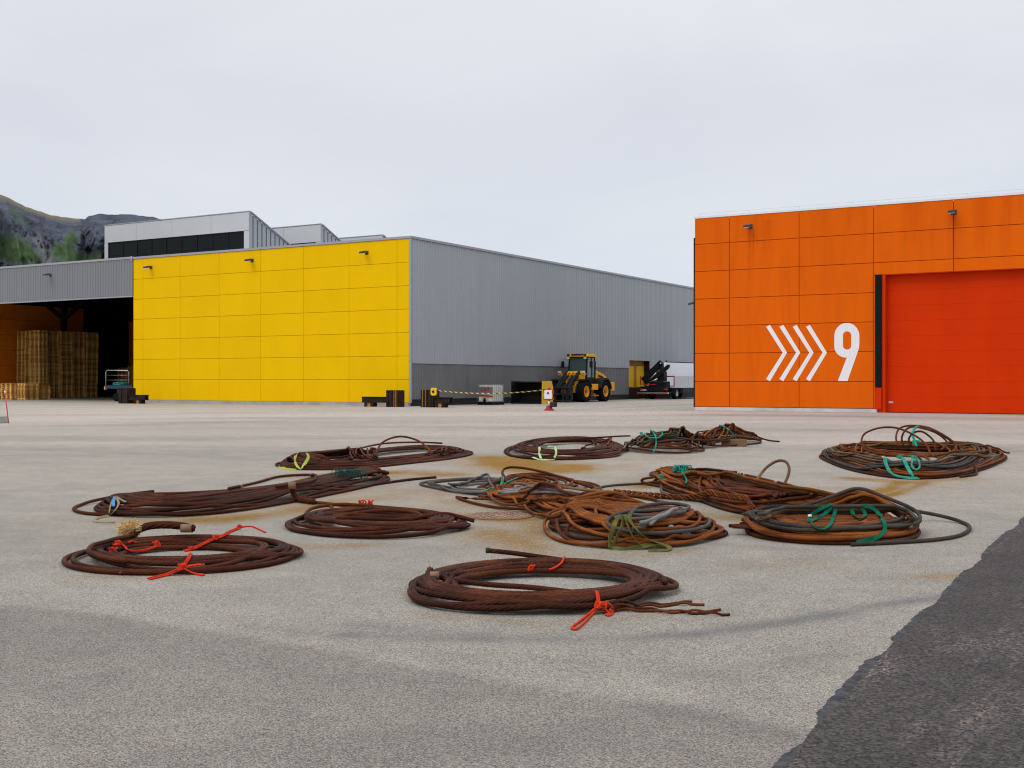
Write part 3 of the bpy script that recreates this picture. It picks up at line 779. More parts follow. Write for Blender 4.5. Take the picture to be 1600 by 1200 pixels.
    rf = nd(n, 'ShaderNodeMath', operation='MULTIPLY', use_clamp=True)
    n.links.new(A('rust'), rf.inputs[0]); n.links.new(ramp(n, noise(n, 14, 6, 0.7, v), 0.2, 0.75, (0.45,) * 3, (1.15,) * 3), rf.inputs[1])
    rc = ramp(n, rf.outputs[0], 0.1, 0.9, (0.86, 0.66, 0.34), (0.74, 0.42, 0.06))
    base = mixc(n, rf.outputs[0], base, mixc(n, 1.0, base, rc, 'MULTIPLY'))
    n.links.new(base, b.inputs['Base Color'])
    b.inputs['Roughness'].default_value = 0.92; b.inputs['Specular IOR Level'].default_value = 0.25
    bump(n, b, noise(n, 95, 4, 0.7, v), 0.45, 0.006)
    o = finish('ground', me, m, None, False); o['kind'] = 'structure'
    return edge
make_ground()

def gauss0(z, k):
    g = np.exp(-0.5 * (np.arange(-3 * k, 3 * k + 1) / k) ** 2); g /= g.sum()
    return np.convolve(np.pad(z, 3 * k, mode='edge'), g, 'valid')
def make_road():
    bl = gpx([(2400, 300 + 395), (1760, 735), (1660, 775), (1600, 812), (1560, 848), (1500, 905), (1440, 962), (1390, 1010), (1330, 1075), (1270, 1140), (1225, 1200), (1130, 1340), (1000, 1650)])
    bl = np.array(bl)
    s = np.r_[0, np.cumsum(np.hypot(*np.diff(bl, axis=0).T))]
    t = np.arange(0, s[-1], 0.025)
    bx, bd = np.interp(t, s, bl[:, 0]), np.interp(t, s, bl[:, 1])
    jit = (fbm(t * 7.0, t * 0 + 1, 5, 61, 0.75) - 0.5) * 0.035
    bx = bx + jit
    V = []; Fc = []
    for i in range(len(t)):
        V.append(Wd(bx[i], bd[i], 0.004)); V.append(Wd(bx[i] + 0.6, bd[i] - 0.2, 0.012)); V.append(Wd(60 + i * 1e-4, bd[i] - 3, 0.012))
    for i in range(len(t) - 1):
        a = 3 * i
        Fc += [(a, a + 3, a + 4, a + 1), (a + 1, a + 4, a + 5, a + 2)]
    mb = MB(); mb.add(V, Fc)
    m, n, b = NM('dark_asphalt')
    v = coords(n)
    base = mixc(n, ramp(n, noise(n, 0.9, 7, 0.65, v), 0.3, 0.7), (0.040, 0.036, 0.035), (0.064, 0.058, 0.056))
    vo = nd(n, 'ShaderNodeTexVoronoi', feature='F1'); vo.inputs['Scale'].default_value = 85; n.links.new(v, vo.inputs['Vector'])
    sp_ = nd(n, 'ShaderNodeSeparateColor'); n.links.new(vo.outputs['Color'], sp_.inputs[0])
    base = mixc(n, 1.0, base, ramp(n, sp_.outputs[0], 0.0, 1.0, (0.35, 0.35, 0.36), (1.75, 1.7, 1.65)), 'MULTIPLY')
    base = mixc(n, 1.0, base, ramp(n, noise(n, 48, 4, 0.7, v), 0.3, 0.7, (0.6, 0.6, 0.6), (1.4, 1.38, 1.36)), 'MULTIPLY')
    # pale grit lying in tyre lines
    v2 = coords(n, (0.9, 0.22, 1)); v2.node.inputs['Rotation'].default_value = (0, 0, R(-34))
    st = ramp(n, noise(n, 2.0, 6, 0.75, v2, 0.2), 0.52, 0.74)
    gr = ramp(n, sp_.outputs[1], 0.62, 0.78)
    k = nd(n, 'ShaderNodeMath', operation='MULTIPLY'); n.links.new(st, k.inputs[0]); n.links.new(gr, k.inputs[1])
    base = mixc(n, k.outputs[0], base, (0.36, 0.28, 0.235))
    eg = nd(n, 'ShaderNodeAttribute', attribute_name='edge').outputs['Fac']
    ea = nd(n, 'ShaderNodeMath', operation='ADD'); n.links.new(eg, ea.inputs[0]); n.links.new(noise(n, 26, 6, 0.75, v), ea.inputs[1])
    base = mixc(n, ramp(n, ea.outputs[0], 1.36, 1.50), base, (0.23, 0.21, 0.19))
    n.links.new(base, b.inputs['Base Color']); b.inputs['Roughness'].default_value = 0.9; b.inputs['Specular IOR Level'].default_value = 0.3
    bump(n, b, noise(n, 80, 4, 0.7, v), 0.6, 0.008)
    o = mb.obj('road', m); o['kind'] = 'structure'
    a = o.data.attributes.new('edge', 'FLOAT', 'POINT'); a.data.foreach_set('value', np.tile([1.0, 0.0, 0.0], len(t)).astype(np.float32))
    # worn tar strip along the joint
    mt, n, b = NM('tar')
    v = coords(n)
    c = mixc(n, ramp(n, noise(n, 9, 6, 0.7, v), 0.40, 0.66), (0.032, 0.034, 0.040), (0.095, 0.092, 0.090))
    c = mixc(n, 1.0, c, ramp(n, noise(n, 110, 4, 0.75, v), 0.3, 0.7, (0.55,) * 3, (1.45,) * 3), 'MULTIPLY')
    n.links.new(c, b.inputs['Base Color']); b.inputs['Roughness'].default_value = 0.9; b.inputs['Specular IOR Level'].default_value = 0.2
    V = []; Fc = []
    nx_, nd2 = np.gradient(bx), np.gradient(bd); ln = np.hypot(nx_, nd2); px_, pd_ = -nd2 / ln, nx_ / ln
    if px_.mean() > 0: px_, pd_ = -px_, -pd_
    px_, pd_ = gauss0(px_, 14), gauss0(pd_, 14)
    for a0, a1 in ((0.60, 0.70), (0.705, 0.775), (0.785, 0.83), (0.835, 0.875), (0.88, 0.925), (0.93, 0.985)):
        i0, i1 = int(a0 * len(t)), int(a1 * len(t)); b0 = len(V)
        for i in range(i0, i1):
            u = (i - i0) / max(1, i1 - i0 - 1); wv = min(1, 7 * u, 7 * (1 - u))
            q0 = -0.015 + 0.006 * vnoise(t[i] * 30, 0.5, 3)
            q1 = q0 + (0.020 + 0.030 * vnoise(t[i] * 0.7, 0.2, 7) + 0.006 * vnoise(t[i] * 13, 0.2, 9) + 0.010 * vnoise(t[i] * 38, 0.2, 5)) * wv + 0.002
            V.append(Wd(bx[i] + px_[i] * q0, bd[i] + pd_[i] * q0, 0.0045)); V.append(Wd(bx[i] + px_[i] * q1, bd[i] + pd_[i] * q1, 0.0045))
        Fc += [(b0 + 2 * k, b0 + 2 * k + 2, b0 + 2 * k + 3, b0 + 2 * k + 1) for k in range(i1 - i0 - 1)]
    mb = MB(); mb.add(V, Fc); o = mb.obj('road_joint', mt); o['kind'] = 'structure'
make_road()

def manhole():
    x, d = xd(780, 806.5); c = Wd(x, d, 0)
    t = thing('manhole_cover', c, 'rusty round manhole cover set flush in the stained asphalt among the rope coils', 'manhole cover')
    mr = paint('rusty_iron', (0.24, 0.11, 0.06), 0.85, 0.3, 14)
    fr = MB(); fr.lathe(c, 'z', [(0.355, 0.001), (0.355, 0.009), (0.315, 0.009), (0.315, 0.001)], 40); fr.obj('frame', mr, t)
    mb = MB(); mb.lathe(c, 'z', [(0.308, 0.001), (0.308, 0.006)], 40)
    for ring, n in ((0.06, 6), (0.12, 12), (0.18, 18), (0.24, 24), (0.285, 30)):
        for k in range(n):
            a = 2 * math.pi * (k + 0.5 * (n % 12 == 0)) / n
            p = Vector((c[0] + ring * math.cos(a), c[1] + ring * math.sin(a), 0.010))
            q = Vector((c[0] + (ring + 0.034) * math.cos(a), c[1] + (ring + 0.034) * math.sin(a), 0.010))
            mb.bar(p, q, 0.030, 0.010)
    mb.obj('lid', paint('pale_rusty_iron', (0.30, 0.19, 0.13), 0.85, 0.3, 14), t)
manhole()

# ================================================================== wire rope coils
CELL = 0.014
HX0, HX1, HD0, HD1 = -8.2, 11.0, 5.5, 32.0
NXc, NDc = int((HX1 - HX0) / CELL), int((HD1 - HD0) / CELL)
H = np.zeros((NXc, NDc), np.float32)         # height of what lies on the ground so far
def disk(r):
    k = int(np.ceil(r / CELL))
    a, b = np.meshgrid(np.arange(-k, k + 1), np.arange(-k, k + 1), indexing='ij')
    h = r * r - (a * a + b * b) * CELL * CELL
    ok = h > 0
    return a[ok], b[ok], np.sqrt(h[ok])
def gauss(z, sig):
    k = max(1, int(3 * sig)); g = np.exp(-0.5 * (np.arange(-k, k + 1) / sig) ** 2); g /= g.sum()
    return np.convolve(np.pad(z, k, mode='edge'), g, 'valid')
def resample(P, step):
    P = np.asarray(P, float)
    s = np.r_[0, np.cumsum(np.linalg.norm(np.diff(P, axis=0), axis=1))]
    t = np.linspace(0, s[-1], max(3, int(s[-1] / step) + 1))
    return np.stack([np.interp(t, s, P[:, i]) for i in range(P.shape[1])], 1)
def spline(P, m=24, closed=False):
    P = np.asarray(P, float); n = len(P); o = []
    for i in range(n if closed else n - 1):
        if closed: p0, p1, p2, p3 = P[i - 1], P[i], P[(i + 1) % n], P[(i + 2) % n]
        else: p0, p1, p2, p3 = P[max(i - 1, 0)], P[i], P[i + 1], P[min(i + 2, n - 1)]
        t = np.linspace(0, 1, m, endpoint=False)[:, None]
        o.append(0.5 * (2 * p1 + (p2 - p0) * t + (2 * p0 - 5 * p1 + 4 * p2 - p3) * t ** 2 + (3 * p1 - p0 - 3 * p2 + p3) * t ** 3))
    o.append((P[0] if closed else P[-1])[None])
    return np.concatenate(o)
def settle(P2, r, lift=None, stamp=True, stiff=0.10, sink=1.16):
    """lay a rope of radius r along the plan path P2 (x,d): it rests on the ground or on what is already there"""
    r2 = r * sink
    ix = np.clip(((P2[:, 0] - HX0) / CELL).astype(int), 8, NXc - 9); iy = np.clip(((P2[:, 1] - HD0) / CELL).astype(int), 8, NDc - 9)
    a, b, h = disk(r2)
    z = np.maximum((H[ix[:, None] + a, iy[:, None] + b] + h).max(1), r)
    step = np.linalg.norm(np.diff(P2, axis=0), axis=1).mean()
    sg = stiff / step
    zc = z.copy()
    for _ in range(6): z = np.maximum(zc, gauss(z, sg))
    z = gauss(z, max(1.0, 0.03 / step))
    if lift is not None: z = np.maximum(z, lift)
    if stamp:
        top = z[:, None] + h[None, :]
        np.maximum.at(H, (ix[:, None] + a, iy[:, None] + b), top.astype(np.float32))
    return np.column_stack([P2, z])
def inside_poly(X, D, P):
    c = np.zeros(X.shape, bool); n = len(P)
    for i in range(n):
        x0, d0 = P[i - 1]; x1, d1 = P[i]
        hit = ((d0 > D) != (d1 > D)) & (X < (x1 - x0) * (D - d0) / (d1 - d0 + 1e-12) + x0)
        c ^= hit
    return c
def mound(P, hgt, fall):
    """crossed under-layers of the pile that cannot be seen: raise the bed the visible turns lie on"""
    P = np.asarray(P)
    i0, i1 = int((P[:, 0].min() - HX0) / CELL), int((P[:, 0].max() - HX0) / CELL) + 1
    j0, j1 = int((P[:, 1].min() - HD0) / CELL), int((P[:, 1].max() - HD0) / CELL) + 1
    X, D = np.meshgrid(HX0 + np.arange(i0, i1) * CELL, HD0 + np.arange(j0, j1) * CELL, indexing='ij')
    ins = inside_poly(X, D, P[::4])
    q = seg_dist(X, D, [tuple(p) for p in P[::4]] + [tuple(P[0])])
    e = np.clip(q / fall, 0, 1)
    z = np.where(ins, hgt * np.sin(e * np.pi / 2) ** 0.8, 0) - 0.03
    H[i0:i1, j0:j1] = np.maximum(H[i0:i1, j0:j1], z)
def rim(P, w_, hgt):
    """hidden under-turns of a ring coil: raise the bed in a band just inside the outline"""
    P = spline(P, 20, True)
    i0, i1 = int((P[:, 0].min() - HX0) / CELL), int((P[:, 0].max() - HX0) / CELL) + 1
    j0, j1 = int((P[:, 1].min() - HD0) / CELL), int((P[:, 1].max() - HD0) / CELL) + 1
    X, D = np.meshgrid(HX0 + np.arange(i0, i1) * CELL, HD0 + np.arange(j0, j1) * CELL, indexing='ij')
    q = np.where(inside_poly(X, D, P[::4]), seg_dist(X, D, [tuple(p) for p in P[::4]] + [tuple(P[0])]), 0)
    z = hgt * np.sin(np.pi * np.clip(q / w_, 0, 1)) - 0.02
    H[i0:i1, j0:j1] = np.maximum(H[i0:i1, j0:j1], z)
def smooth_noise(n, per, seed, lo=0.0, hi=1.0):
    g = np.random.default_rng(seed); m = int(n / per) + 4
    c = g.uniform(lo, hi, m); t = np.arange(n) / per
    i = t.astype(int); u = t - i; u = u * u * (3 - 2 * u)
    return c[i] * (1 - u) + c[i + 1] * u
def winding(out, N, wdt, seed, step=0.02, w_end=None, jit=0.16, start=0.0, twist=0.0, drift=0.04):
    """plan path of a rope wound N times just inside the closed outline (x,d)"""
    B = spline(out, 40, True); B = resample(B, 0.02)[:-1]
    L = len(B) * 0.02
    Bs = np.stack([gauss(np.r_[B[-40:, i], B[:, i], B[:40, i]], 4)[40:-40] for i in (0, 1)], 1)
    T = np.roll(Bs, -2, 0) - np.roll(Bs, 2, 0); T /= np.linalg.norm(T, axis=1, keepdims=True)
    Nn = np.stack([-T[:, 1], T[:, 0]], 1)
    area = 0.5 * np.sum(Bs[:, 0] * np.roll(Bs[:, 1], -1) - np.roll(Bs[:, 0], -1) * Bs[:, 1])
    if area < 0: Nn = -Nn
    cen = Bs.mean(0); C0 = Bs - cen
    ev, evec = np.linalg.eigh(C0.T @ C0); maj = evec[:, 1]
    endness = np.abs(Nn @ maj) ** 2
    wv = wdt + ((w_end if w_end is not None else wdt) - wdt) * endness
    n = int(N * L / step)
    s = np.linspace(start, start + N, n) % 1.0
    k = s * len(Bs); i = k.astype(int) % len(Bs); j = (i + 1) % len(Bs); u = (k - np.floor(k))[:, None]
    P = Bs[i] * (1 - u) + Bs[j] * u; Nv = Nn[i] * (1 - u) + Nn[j] * u; w_ = wv[i]
    g = np.random.default_rng(seed)
    perm = g.permutation(int(N) + 3) / (N + 2)
    K = 5
    c = np.array([np.clip(perm[q // K] + g.normal(0, jit), 0, 1) for q in range(int(N * K) + 4)])
    t = np.arange(n) / n * N * K; a = t.astype(int); v = t - a; v = v * v * (3 - 2 * v)
    off = c[a] * (1 - v) + c[np.minimum(a + 1, len(c) - 1)] * v
    off = gauss(off, 6)
    P = P + Nv * (off * w_)[:, None]
    dr = np.stack([smooth_noise(n, n / N / 1.7, seed + 5, -drift, drift), smooth_noise(n, n / N / 1.3, seed + 6, -drift, drift)], 1)
    P = P + np.stack([gauss(dr[:, 0], 12), gauss(dr[:, 1], 12)], 1)
    return P
def toW(P): return np.stack([CX + P[:, 0] * CS - P[:, 1] * SN, CY + P[:, 0] * SN + P[:, 1] * CS, P[:, 2]], 1)
def mesh_fast(name, VF, mat, parent, smooth=True):
    o0 = np.array(world_loc(parent))
    me = bpy.data.meshes.new(name)
    V = np.concatenate([v for v, f in VF]) - o0
    Fs = []; k = 0
    for v, f in VF:
        Fs += [tuple(i + k for i in q) for q in f]; k += len(v)
    me.from_pydata(V.tolist(), [], Fs)
    return finish(name, me, mat, parent, smooth)
tone_rng = np.random.default_rng(404)
def ropeW(name, P3list, r, mat, parent, strands=6, lay=None):
    VF = [tube_arrays(toW(P), r, 8, strands, lay or r * 16, k * 0.7, valley=0.72) for k, P in enumerate(P3list)]
    o = mesh_fast(name, VF, mat, parent)
    tone = []                       # weathering differs from length to length of the rope
    for (V, Fc), P in zip(VF, P3list):
        L = np.r_[0, np.cumsum(np.linalg.norm(np.diff(P[:, :2], axis=0), axis=1))]
        k = int(L[-1] / 2.2) + 3
        c = tone_rng.uniform(0, 1, k); q = np.interp(L / 2.2, np.arange(k), c)
        tone.append(np.repeat(q, len(V) // len(P)))
    a = o.data.attributes.new('tone', 'FLOAT', 'POINT'); a.data.foreach_set('value', np.concatenate(tone).astype(np.float32))
    return o

def rope_mat(name, c0, c1, c2, scale=2.4, rough=0.62, metal=0.0):
    m, n, b = NM(name)
    v = coords(n)
    c = mixc(n, ramp(n, noise(n, scale, 6, 0.65, v, 0.4), 0.32, 0.66), c0, c1)
    c = mixc(n, ramp(n, noise(n, scale * 0.6, 7, 0.7, v, 0.8), 0.52, 0.74), c, c2)
    c = mixc(n, 1.0, c, ramp(n, noise(n, 120, 3, 0.7, v), 0.25, 0.75, (0.75,) * 3, (1.25,) * 3), 'MULTIPLY')
    c = mixc(n, 1.0, c, ramp(n, nd(n, 'ShaderNodeAttribute', attribute_name='tone').outputs['Fac'], 0.1, 0.9, (0.45, 0.43, 0.42), (1.12, 1.12, 1.12)), 'MULTIPLY')
    n.links.new(c, b.inputs['Base Color']); b.inputs['Roughness'].default_value = rough; b.inputs['Metallic'].default_value = metal
    b.inputs['Specular IOR Level'].default_value = 0.13
    return m
M['rust_brown'] = rope_mat('dark_rusty_wire', (0.040, 0.0090, 0.0036), (0.092, 0.0215, 0.0075), (0.17, 0.047, 0.012))
M['rust_mid'] = rope_mat('rusty_wire', (0.066, 0.0155, 0.0046), (0.155, 0.039, 0.0088), (0.24, 0.069, 0.013))
M['rust_orange'] = rope_mat('orange_rusty_wire', (0.125, 0.031, 0.005), (0.285, 0.078, 0.010), (0.39, 0.135, 0.022))
M['wire_grey'] = rope_mat('weathered_grey_wire', (0.055, 0.050, 0.045), (0.13, 0.12, 0.11), (0.16, 0.10, 0.06))
M['wire_pale'] = rope_mat('galvanised_wire', (0.20, 0.19, 0.19), (0.36, 0.35, 0.36), (0.24, 0.15, 0.08))
M['wire_dark'] = rope_mat('dark_greased_wire', (0.028, 0.025, 0.022), (0.065, 0.055, 0.045), (0.10, 0.06, 0.035))
M['wire_tan'] = rope_mat('tan_rusty_wire', (0.13, 0.075, 0.035), (0.24, 0.14, 0.06), (0.15, 0.06, 0.02))
M['cord_red'] = paint('orange_red_cord', (0.62, 0.045, 0.016), 0.85, 0.3, 24, spec=0.1)
M['cord_teal'] = paint('teal_cord', (0.035, 0.31, 0.225), 0.85, 0.35, 14, spec=0.1)
M['net_teal'] = paint('dark_teal_net', (0.015, 0.095, 0.085), 0.8, 0.3, 20)
M['strap_lime'] = paint('lime_strap', (0.34, 0.38, 0.035), 0.8, 0.15, 8)
M['strap_pale'] = paint('pale_green_strap', (0.38, 0.56, 0.24), 0.65, 0.12, 8)
M['strap_olive'] = paint('olive_strap', (0.135, 0.125, 0.030), 0.8, 0.45, 9, spec=0.1, dirt=(0.015, 0.055, 0.030), dirt_amt=0.9, dscale=6)
M['strap_khaki'] = paint('khaki_strap', (0.24, 0.19, 0.11), 0.8, 0.25, 10)
M['cloth_green'] = paint('green_cloth', (0.004, 0.115, 0.068), 0.85, 0.35, 9, spec=0.1)
M['hemp'] = paint('frayed_hemp', (0.62, 0.43, 0.19), 0.95, 0.3, 30)
M['brass'] = paint('tan_ferrule', (0.22, 0.12, 0.055), 0.6, 0.25, 12)
M['tag_blue'] = paint('blue_tag', (0.01, 0.22, 0.50), 0.5, 0.1)

def hitH(px, py, lift=0.0, near=None, far=30.5):
    """where the view ray through a pixel first meets the pile: (x, d, z)"""
    d = np.arange(near or 6.0, far, 0.006)
    x = (px - 800) / F * d; z = CH - (py - HZ) * d / F
    ix = np.clip(((x - HX0) / CELL).astype(int), 0, NXc - 1); iy = np.clip(((d - HD0) / CELL).astype(int), 0, NDc - 1)
    k = np.nonzero(z <= H[ix, iy] + 0.002)[0]
    if len(k) == 0: return (x[-1], d[-1], lift)
    k = k[0]
    return (x[k], d[k] - lift * 0.6, z[k] + lift * 0.8)
def on_pile(pts, lift, smooth=2.0, m=14):
    """a cord drawn over the pile: every point is put on the surface it touches"""
    q = spline(pts, m)
    P = np.array([hitH(px, py, lift) for px, py in q])
    P = resample(P, 0.012)
    return np.stack([gauss(P[:, i], smooth) for i in range(3)], 1)
def cord(name, mat, parent, pts, r=0.011, double=0.0, smooth=2.0):
    r *= 0.72; Ps = [on_pile(pts, r, smooth)]
    if double: Ps.append(on_pile([(x + double, y + double * 0.5) for x, y in pts], r, smooth))
    return mesh_fast(name, [tube_arrays(toW(P), r, 8, 3, r * 12, k, valley=0.78) for k, P in enumerate(Ps)], mat, parent)
def knot(name, mat, parent, px, py, size=0.05, r=0.011, seed=1, turns=5):
    g = np.random.default_rng(seed); r *= 0.72; size *= 0.72; c = np.array(hitH(px, py, size * 0.5))
    t = np.linspace(0, turns, turns * 14)
    a = g.uniform(0, 6, 6)
    P = np.stack([c[0] + size * np.sin(2 * np.pi * t * 0.83 + a[0]) * (0.6 + 0.4 * np.sin(1.7 * t + a[1])), c[1] + size * 0.6 * np.cos(2 * np.pi * t * 0.61 + a[2]), np.maximum(c[2] + size * 0.7 * np.sin(2 * np.pi * t * 1.07 + a[3]), r)], 1)
    return mesh_fast(name, [tube_arrays(toW(P), r, 8, 3, r * 12, 0, valley=0.78)], mat, parent)
def free(pts, step=0.02):
    """a rope end or arc standing clear: points (px, py, depth)"""
    q = spline([((px - 800) / F * d, d, CH - (py - HZ) * d / F) for px, py, d in pts], 30)
    return resample(q, step)
def ribbon(name, mat, parent, P3, width, thick=0.006, face=None):
    """flat webbing strap along P3 (x,d,z)"""
    P = toW(np.asarray(P3)); T = np.gradient(P, axis=0); T /= np.linalg.norm(T, axis=1, keepdims=True)
    fw = np.array([SN, -CS, 0.9]) if face is None else np.asarray(face, float)
    fw = fw / np.linalg.norm(fw)
    A = np.cross(T, np.tile(fw, (len(P), 1))); A /= np.maximum(np.linalg.norm(A, axis=1, keepdims=True), 1e-6)
    A = np.stack([gauss(A[:, i], 3) for i in range(3)], 1); q_ = np.cross(T, A); tw = ((vnoise(np.arange(len(P)) * 0.045, width * 70, 13) - 0.5) * 2.4)[:, None]; A = A * np.cos(tw) + q_ * np.sin(tw); A /= np.linalg.norm(A, axis=1, keepdims=True)
    B = np.cross(A, T)
    wd = 0.55 * width * (0.85 + 0.3 * vnoise(np.arange(len(P)) * 0.13, 0.5, 3))[:, None]
    V = np.stack([P - A * wd / 2 - B * thick / 2, P + A * wd / 2 - B * thick / 2, P + A * wd / 2 + B * thick / 2, P - A * wd / 2 + B * thick / 2], 1).reshape(-1, 3)
    Fc = []
    for i in range(len(P) - 1):
        a = 4 * i
        Fc += [(a + k, a + (k + 1) % 4, a + 4 + (k + 1) % 4, a + 4 + k) for k in range(4)]
    Fc += [(3, 2, 1, 0), tuple(4 * (len(P) - 1) + k for k in range(4))]
    return mesh_fast(name, [(V, Fc)], mat, parent, False)
def oval(l, r_, yf, yb, tilt=0.0, n=16, p=2.0):
    """closed outline on the ground of an oval whose left, right, front and back pixel extents are given"""
    d0, d1 = xd(800, yf)[1], xd(800, yb)[1]; dc = 0.5 * (d0 + d1)
    xl, xr = (l - 800) / F * dc, (r_ - 800) / F * dc
    o = []
    for k in range(n):
        a = 2 * math.pi * k / n
        c, s = math.cos(a), math.sin(a)
        c = math.copysign(abs(c) ** (2 / p), c); s = math.copysign(abs(s) ** (2 / p), s)
        o.append((0.5 * (xl + xr) + 0.5 * (xr - xl) * c, dc + 0.5 * (d1 - d0) * s + tilt * c))
    return np.array(o)
GRP = 'coils and bundles of old wire rope on the yard'
def coil(out, label, name='wire_rope_coil'):
    out = np.asarray(out); c = out.mean(0)
    return thing(name, Wd(c[0], c[1], 0), label, 'wire rope', GRP)

def wind(t, name, mat, out, N, wdt, seed, r=0.0175, step=0.02, strands=6, **k):
    P = winding(out, N, wdt, seed, step, **k)
    P = settle(P, r)
    return ropeW(name, [P], r, M[mat], t, strands)
def lay(pts):                    # plan path from ground pixels
    return resample(spline(gpx(pts), 24), 0.02)
def loose(t, name, mat, pts, r=0.0175):          # lies on ground or pile
    P = settle(lay(pts), r)
    return ropeW(name, [P], r, M[mat], t)
def arch(t, name, mat, pts, r=0.0175, taper=None):
    P = free(pts); P[:, 2] = np.maximum(P[:, 2], r)
    return ropeW(name, [P], r, M[mat], t)
jrng = np.random.default_rng(77)
def stampP(P, r):
    a, b, h = disk(r * 1.05)
    ix = np.clip(((P[:, 0] - HX0) / CELL).astype(int), 8, NXc - 9); iy = np.clip(((P[:, 1] - HD0) / CELL).astype(int), 8, NDc - 9)
    np.maximum.at(H, (ix[:, None] + a, iy[:, None] + b), (P[:, 2][:, None] + h[None, :]).astype(np.float32))
def over(t, name, mat, pts, r=0.0175, j=2.0):    # a turn lying on top of the pile, following its surface
    pts = [(x + jrng.normal(0, j * 1.2), y + jrng.normal(0, j * 0.45)) for x, y in pts]
    P = on_pile(pts, r, 3.0)
    P = settle(P[:, :2], r)
    return ropeW(name, [P], r, M[mat], t)
def strap(t, mat, pts, width=0.05, name='strap', lift=0.012):
    return ribbon(name, M[mat], t, on_pile(pts, lift, 3.0), width)
def end_cap(t, mat, px, py, d, r=0.023, l=0.05, name='rope_end'):
    p = PI(px, py, d); mb = MB(); q = Vector(p) + Vector((-CS * l, -SN * l, 0))
    mb.tube([p, (Vector(p) + q) / 2, q], r, 10); return mb.obj(name, M[mat], t, True)

# ---- E: long rusty bundle, back left
o = gpx([(437, 730), (480, 735), (560, 733), (640, 725), (700, 718), (734, 711), (728, 706), (690, 703), (640, 703), (590, 707), (530, 715), (480, 722), (440, 725)])
t = coil(o, 'long dark rusty bundle with a raised arch and a lime strap on its left end')
rim(o, 0.7, 0.10)
mound(spline(gpx([(440, 729), (480, 733), (540, 731), (580, 727), (590, 716), (540, 716), (480, 722), (442, 725)]), 20, True), 0.20, 0.35)
wind(t, 'rope', 'rust_brown', o, 22, 0.50, 11, 0.018, 0.026, w_end=0.6, jit=0.25, drift=0.08)
arch(t, 'rope_arch', 'rust_mid', [(584, 720, 19.8), (588, 708, 20.2), (598, 691, 20.6), (624, 682, 20.9), (652, 688, 20.8), (668, 700, 20.4), (676, 708, 20.2)])
arch(t, 'rope_end', 'rust_mid', [(520, 712, 20.6), (560, 701, 21.4), (600, 693, 22.4), (650, 691, 23.0), (691, 692.5, 23.3)])
for k in range(6): over(t, 'rope_bend', 'rust_mid', [(540 + 9 * k, 704 - 0.3 * k), (541 + 8 * k, 703), (546 + 8 * k, 712), (552 + 8 * k, 719)], 0.016)
for k in range(4): over(t, 'rope_bend', 'rust_mid', [(668 + 9 * k, 711 - k), (676 + 9 * k, 703), (688 + 9 * k, 706), (684 + 9 * k, 712 - k)], 0.016)
strap(t, 'strap_lime', [(467, 707), (461, 716), (463, 727), (470, 735)], 0.07)
strap(t, 'strap_lime', [(480, 709), (482, 716), (476, 726), (470, 734)], 0.09)
strap(t, 'strap_lime', [(437, 730), (446, 734), (463, 736)], 0.10)

# ---- F, G, H: three bundles in a row at the back
o = oval(790, 985, 719, 692, 0.5, p=2.2)
t = coil(o, 'flat dark brown coil with a pale green strap, leftmost of the back row of three')
rim(o, 0.85, 0.15)
wind(t, 'rope', 'rust_brown', o, 21, 0.62, 21, 0.018, 0.03, jit=0.25, drift=0.07)
over(t, 'rope_bend', 'rust_mid', [(905, 702), (925, 696), (946, 688), (953, 685), (951, 697)], 0.017)
arch(t, 'rope_bend', 'rust_mid', [(826, 706, 23.0), (850, 692, 24.0), (900, 686, 25.0), (960, 682, 25.5), (985, 681, 25.5)])
strap(t, 'strap_pale', [(843, 699), (843, 711), (846, 718)], 0.075)
strap(t, 'strap_pale', [(856, 699), (866, 698), (869, 709), (866, 716)], 0.075)
strap(t, 'strap_pale', [(832, 715), (845, 719), (868, 719)], 0.08)

o = gpx([(972, 703), (990, 708), (1030, 710), (1080, 709), (1097, 704), (1085, 699), (1040, 696), (995, 697)])
t = coil(o, 'domed grey and rusty bundle with a teal cord, middle of the back three')
mound(spline(o, 20, True), 0.27, 0.7)
wind(t, 'rope', 'rust_mid', o, 11, 0.55, 22, 0.018, 0.03, drift=0.1)
wind(t, 'grey_rope', 'wire_dark', gpx([(970, 702), (990, 707), (1040, 708), (1078, 705), (1070, 699), (1020, 696), (988, 697)]), 4, 0.45, 23, 0.018, 0.03, drift=0.12)
for k in range(5): over(t, 'grey_rope', 'wire_dark' if k % 2 else 'wire_tan', [(975 + 8 * k, 702 + k), (990 + 9 * k, 691 - k), (1010 + 9 * k, 680), (1035 + 8 * k, 674 + k), (1060 + 6 * k, 678 + 2 * k)], 0.018)
over(t, 'grey_rope', 'wire_dark', [(1000, 697), (1030, 688), (1065, 681), (1090, 684), (1110, 690)], 0.018)
cord('tie_cord', M['cord_teal'], t, [(1021, 708), (1025, 695), (1023, 680), (1015, 671)], 0.02)
cord('tie_cord', M['cord_teal'], t, [(1015, 672), (1028, 671), (1035, 678), (1028, 685), (1012, 684), (1008, 676), (1018, 671)], 0.02)
knot('knot', M['cord_teal'], t, 1002, 676, 0.07, 0.018, 3, 3)

